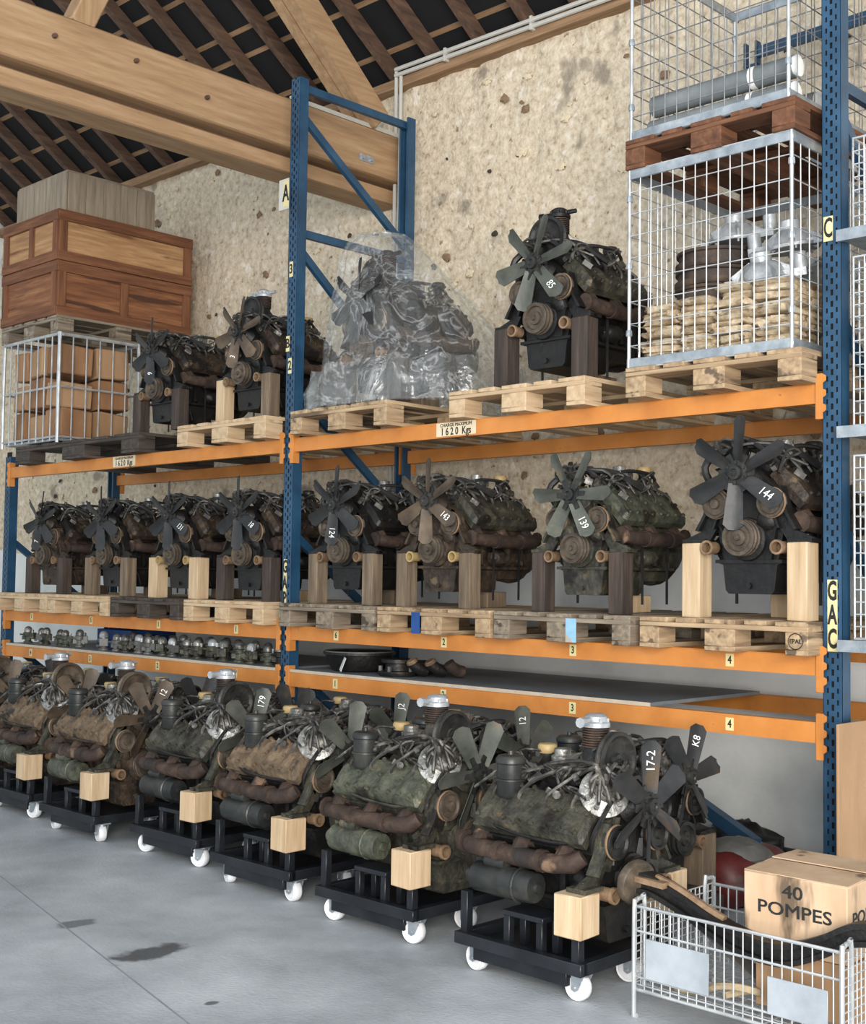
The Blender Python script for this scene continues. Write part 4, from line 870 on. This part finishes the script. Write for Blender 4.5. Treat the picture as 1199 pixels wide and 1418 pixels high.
# second row under the rack, on low timber skids
SX = [3.05, 2.10, 1.2, .3, -.62, -1.55, -2.45]
sb = [('eng_black', 'bladedark', 'K8', 0), ('eng_black', 'bladegreen', '12', 1), ('eng_olive', 'bladegreen', 'J2', 0), ('eng_black', 'bladedark', None, 0), ('eng_black', 'bladedark', None, 0), ('eng_brown', 'bladedark', None, 0), ('eng_brown', 'bladedark', None, 0)]
for i, x in enumerate(SX):
    body, bl, num, nb = sb[i]; y = -.28
    sk = root('timber_skid', (x-.25, y, 0), 0, f'low timber skid under the rear row engine, {ords[i]} from the right', 'skid', 'skids of the rear row')
    for yy in (-.22, .22): bx('runner', (.75, .10, .12), 'darktimber_x', sk, (0, yy, .06))
    for xx in (-.28, .0, .28): bx('slat', (.10, .60, .03), 'darktimber_y', sk, (xx, 0, .136))
    for s, nm in ((-1, 'near'), (1, 'far')): prop(x, y+s*.25, .151, .229, .12, 'pine' if (i == 0 and s < 0) else 'midtimber', f'timber block under {nm} front foot of rear row engine, {ords[i]} from the right', 'wooden_block')
    engine((x, y, .38), pi/2, f'rear row engine behind the dollies, {ords[i]} from the right'+(f', fan marked {num}' if num else ''), body, 'eng_black', bl, rad((70, 35, 80, 50, 62, 75, 40)[i]), num, nb, comp=False, starter=False, rough=True, group='engines in the rear floor row', pul='pulleyblack')
    prop(x-.3, y, .151, .38-.215-.151, .2, 'midtimber', f'thin packing under sump of rear row engine, {ords[i]} from the right', 'packing_block')

# ------------------------------------------------------------------ lower right corner
BX0, BX1, BY0, BY1, BZ = 3.64, 4.42, -1.355, -.86, .40
wk = root('wire_basket', (BX0, BY0, 0), 0, 'white wire basket on legs holding axle and carton', 'basket')
def bpanel(m, w, plane, n):
    P = (lambda a, b: (a, 0, b)) if plane == 'xz' else (lambda a, b: (0, a, b))
    for z, q in ((.095, .005), (.115, .003), (.14, .004), (.30, .0045), (.385, .006)): m.tube([P(0, z), P(w, z)], q, 6)
    for i in range(n+1): m.tube([P(w*i/n, .095), P(w*i/n, .385)], .0026, 5)
w_, d_ = BX1-BX0, BY1-BY0
for yy in (0, d_): put('long_panel', 'bpl', lambda m: bpanel(m, w_, 'xz', 22), 'wirezinc', wk, (0, yy, 0))
def bside(m):
    for j in range(12): m.tube([(0, 0, .095+.0264*j), (0, d_, .095+.0264*j)], .0026, 5)
    for j in range(18): m.tube([(0, d_*j/17, .095), (0, d_*j/17, .385)], .0026, 5)
for xx in (0, w_): put('end_panel', 'bps', bside, 'wirezinc', wk, (xx, 0, 0))
def bleg(m): m.tube(smoothp([(0, -.012, 0), (0, -.012, .37), (0, .0, .40), (0, .03, .405), (0, .05, .39), (0, .05, .09)], 3), .008, 7); m.tube([(0, -.012, 0), (0, .0, -.0)], .012, 6)
for xx in (0, w_):
    for yy in (0, d_): put('leg', ('bleg', yy > 0), bleg if yy == 0 else (lambda m: (bleg(m), setattr(m, 'v', [(x, -y, z) for x, y, z in m.v]))), 'wirezinc', wk, (xx, yy, .004))
put('wire_floor', None, lambda m: [m.tube([(w_*i/14, 0, .10), (w_*i/14, d_, .10)], .003, 5) for i in range(15)]+[m.tube([(0, d_*i/8, .10), (w_, d_*i/8, .10)], .003, 5) for i in range(9)], 'wirezinc', wk)
for (a, b) in ((.045, .30), (.52, .73)): put('plate', ('bpt', a), lambda m: m.box(((a+b)/2, -.008, .213 if a < .3 else .20), (b-a, .004, .138 if a < .3 else .12)), 'plate', wk, bevel=.001)
bx_in = tag(bx('inner_carton', (.34, .34, .19), 'cardboard', None, (4.20, -1.05, .205), (0, 0, .04), .004), 'plain brown carton lying inside the wire basket', 'box')
ct = root('carton', (4.17, -1.02, .302), rad(2), 'worn cardboard carton lettered 40 POMPES on the basket', 'box')
CWX, CDY, CHZ = .37, .40, .25
put('carton_body', None, lambda m: m.box((0, 0, CHZ/2), (CWX, CDY, CHZ)), 'cardold', ct, bevel=.004)
for k, (a, l) in enumerate(((.12, .2), (-.06, .2))):
    put('flap', None, lambda m: m.box((0, 0, 0), (CWX, .19, .004)), 'cardold', ct, (0, (-1, 1)[k]*.10, CHZ+.004+.006*k), (a*.3*(1 if k else 1), 0, 0))
text('lettering', '40', .060, 'letterblack', ct, (-.005, -CDY/2-.001, .200), FRONT, .0005, 1.25, .014); text('lettering', 'POMPES', .060, 'letterblack', ct, (.0, -CDY/2-.001, .138), FRONT, .0005, 1.25, .014)
text('lettering', '40', .062, 'letterblack', ct, (CWX/2+.001, 0, .20), (pi/2, 0, pi/2), .0005, 1.25, .014); text('lettering', 'POMPES', .060, 'letterblack', ct, (CWX/2+.001, -.03, .138), (pi/2, 0, pi/2), .0005, 1.25, .014)
ax = root('front_axle', (0, 0, 0), 0, 'black forged axle beam with rusty hub flange lying across the wire basket', 'axle')
def axbeam(m):
    pts = smoothp([(3.57, -1.27, .445), (3.64, -1.26, .447), (3.76, -1.25, .405), (3.92, -1.26, .345), (4.06, -1.27, .315), (4.18, -1.27, .315), (4.30, -1.26, .362), (4.42, -1.25, .425), (4.60, -1.24, .44)], 5)
    n = 0
    for off, w, h in (((0, 0, .028), .062, .018), ((0, 0, -.028), .062, .018), ((0, 0, 0), .022, .06)):
        q = [p+Vector(off) for p in pts]
        vs = []; fs = []
        for i, p in enumerate(q):
            t = (q[min(i+1, len(q)-1)]-q[max(i-1, 0)]).normalized(); s = Vector((0, 1, 0)); u = t.cross(s)*-1
            vs += [p+a*s*w/2+b*u*h/2 for a, b in ((-1, -1), (1, -1), (1, 1), (-1, 1))]
        for i in range(len(q)-1):
            for k in range(4): fs.append((i*4+k, i*4+(k+1) % 4, i*4+4+(k+1) % 4, i*4+4+k))
        fs += [(0, 1, 2, 3), tuple(len(vs)-4+k for k in (3, 2, 1, 0))]
        m.add(vs, fs)
put('axle_beam', None, axbeam, 'eng_black', ax)
put('spring_pad', None, lambda m: m.box((3.66, -1.285, .462), (.12, .05, .02), rot=(0, .05, 0)), 'rustring', ax); put('worn_strip', None, lambda m: m.tube(smoothp([(3.66, -1.262, .472), (3.76, -1.258, .444), (3.88, -1.262, .398), (3.94, -1.262, .378)], 4), .016, 6), 'rustring', ax)
put('hub_flange', None, lambda m: m.lathe([(.03, -.03), (.075, -.03), (.082, -.02), (.082, .0), (.06, .006), (.055, .03), (.03, .035)], (3.575, -1.275, .447), (-.8, .2, .1), 22), 'pulley', ax)
tag(put('rope_coil', None, lambda m: m.tube(smoothp([(3.95, -1.28, .13), (4.0, -1.2, .14), (4.06, -1.25, .16), (4.02, -1.31, .18), (3.93, -1.30, .16), (3.86, -1.28, .125), (3.80, -1.30, .12), (3.74, -1.28, .12)], 5), .013, 7), 'rope'), 'pale rope coil on the floor of the wire basket', 'rope')
tag(put('steel_strip', None, lambda m: m.span((3.72, -1.12, .33), (4.12, -1.18, .13), .07, .012), 'greymetal'), 'flat grey steel strip slanting inside the wire basket', 'strip')
# standing cardboard by the right upright
cs = root('cardboard_sheet', (3.80, -.16, 0), 0, 'tall folded cardboard sheet standing beside the right upright', 'cardboard')
put('panel', None, lambda m: m.box((0, .17, .475), (.012, .34, .95)), 'cardboard', cs, bevel=.002); put('panel', None, lambda m: m.box((.012, .52, .485), (.012, .38, .97)), 'cardboard', cs, (0, 0, 0), (0, 0, -.02), bevel=.002)
# red tank, blue bar, bag, pipe
tk = root('red_tank', (3.10, .32, 0), 0, 'red and grey steel tank on the floor under the rack', 'tank')
put('shell', None, lambda m: m.lathe([(.02, -.26), (.08, -.25), (.12, -.21), (.135, -.15), (.135, .14), (.12, .19), (.08, .23), (.02, .25)], (0, 0, .14), (.15, 1, 0), 24), 'redpaint', tk); put('grey_saddle', None, lambda m: m.lathe([(.14, -.08), (.14, .08)], (0, 0, .14), (.15, 1, 0), 24, False), 'greymetal', tk)
put('grey_cover', None, lambda m: m.ball((-.04, -.03, .235), (.15, .15, .085), 16, 8, .1, 2), 'greymetal', tk)
tag(put('blue_bar', None, lambda m: m.span((2.28, .99, .37), (2.93, .70, .20), .05, .07), 'bluepaint'), 'loose blue steel bar slanting down beside the red tank', 'bar')
def bag(m):
    m.ball((0, 0, .09), (.24, .12, .14), 26, 14, .35, 3)
tag(put('black_bag', None, bag, 'blackbag', None, (2.58, 1.14, -.0), smooth=60), 'crumpled black plastic bag on the floor against the cement wall', 'bag')
tag(put('black_pipe', None, lambda m: m.tube([(2.5, 1.28, .05), (3.2, 1.28, .05), (4.6, 1.28, .05)], .035, 10), 'rubber'), 'black pipe lying along the foot of the cement wall', 'pipe')
tb2 = root('blue_tie_bar', (0, 0, 0), 0, 'blue steel tie bar behind the upper wire cage at top right', 'bar')
put('bar', None, lambda m: m.span((2.66, 1.16, 4.52), (4.6, 1.16, 4.55), .03, .06), 'bluepaint', tb2); put('end_fork', None, lambda m: (m.box((2.60, 1.16, 4.50), (.012, .05, .17)), m.box((2.67, 1.16, 4.52), (.012, .05, .13)), m.box((2.635, 1.16, 4.45), (.07, .05, .012))), 'bluepaint', tb2)
# neighbouring rack bay at the right edge
for k, (z0, z1, lab) in enumerate(((3.06, 3.46, 'mesh cage of white bags at right edge, top'), (2.21, 2.94, 'mesh cage of pale parts at right edge, middle'), (1.30, 2.08, 'mesh cage at right edge above the cardboard sheet'))):
    cage(3.80, .0, z0, .7, .8, z1-z0, lab, 14, max(4, int((z1-z0)/.05)), 14, 'wirezinc', False, .0035)
    nb_ = int((z1-z0-.06)/.115)
    for j in range(nb_):
        for ix in range(2):
            tag(put('packed_bag', ('pbag', (j+ix) % 4), lambda m: m.ball((0, 0, 0), (.15, .34, .055), 16, 8, .16, (j+ix) % 4, .5), ('whitebag', 'sack', 'plate')[(k+j) % 3 if k else 0], None, (3.98+.33*ix, .40, z0+.07+.112*j), (0, 0, crr.uniform(-.05, .05)), smooth=50),
                f'packed bag in the {("top", "middle", "lower")[k]} right edge cage, {W9[j]} of its {("left", "right")[ix]} pile', 'bag', 'bags in the right edge cages')
for z in (3.03, 2.18, 1.27):
    s = root('steel_shelf', (4.2, .4, z), 0, f'galvanised steel shelf of the next rack bay, {"top" if z > 3 else "middle" if z > 2 else "lower"} one', 'shelf', 'steel shelves right bay')
    put('shelf_plate', 'shp', lambda m: m.box((0, 0, 0), (.9, .9, .02)), 'steelgalv', s); put('front_lip', 'shl', lambda m: m.box((0, -.45, 0), (.9, .02, .05)), 'steelgalv', s)
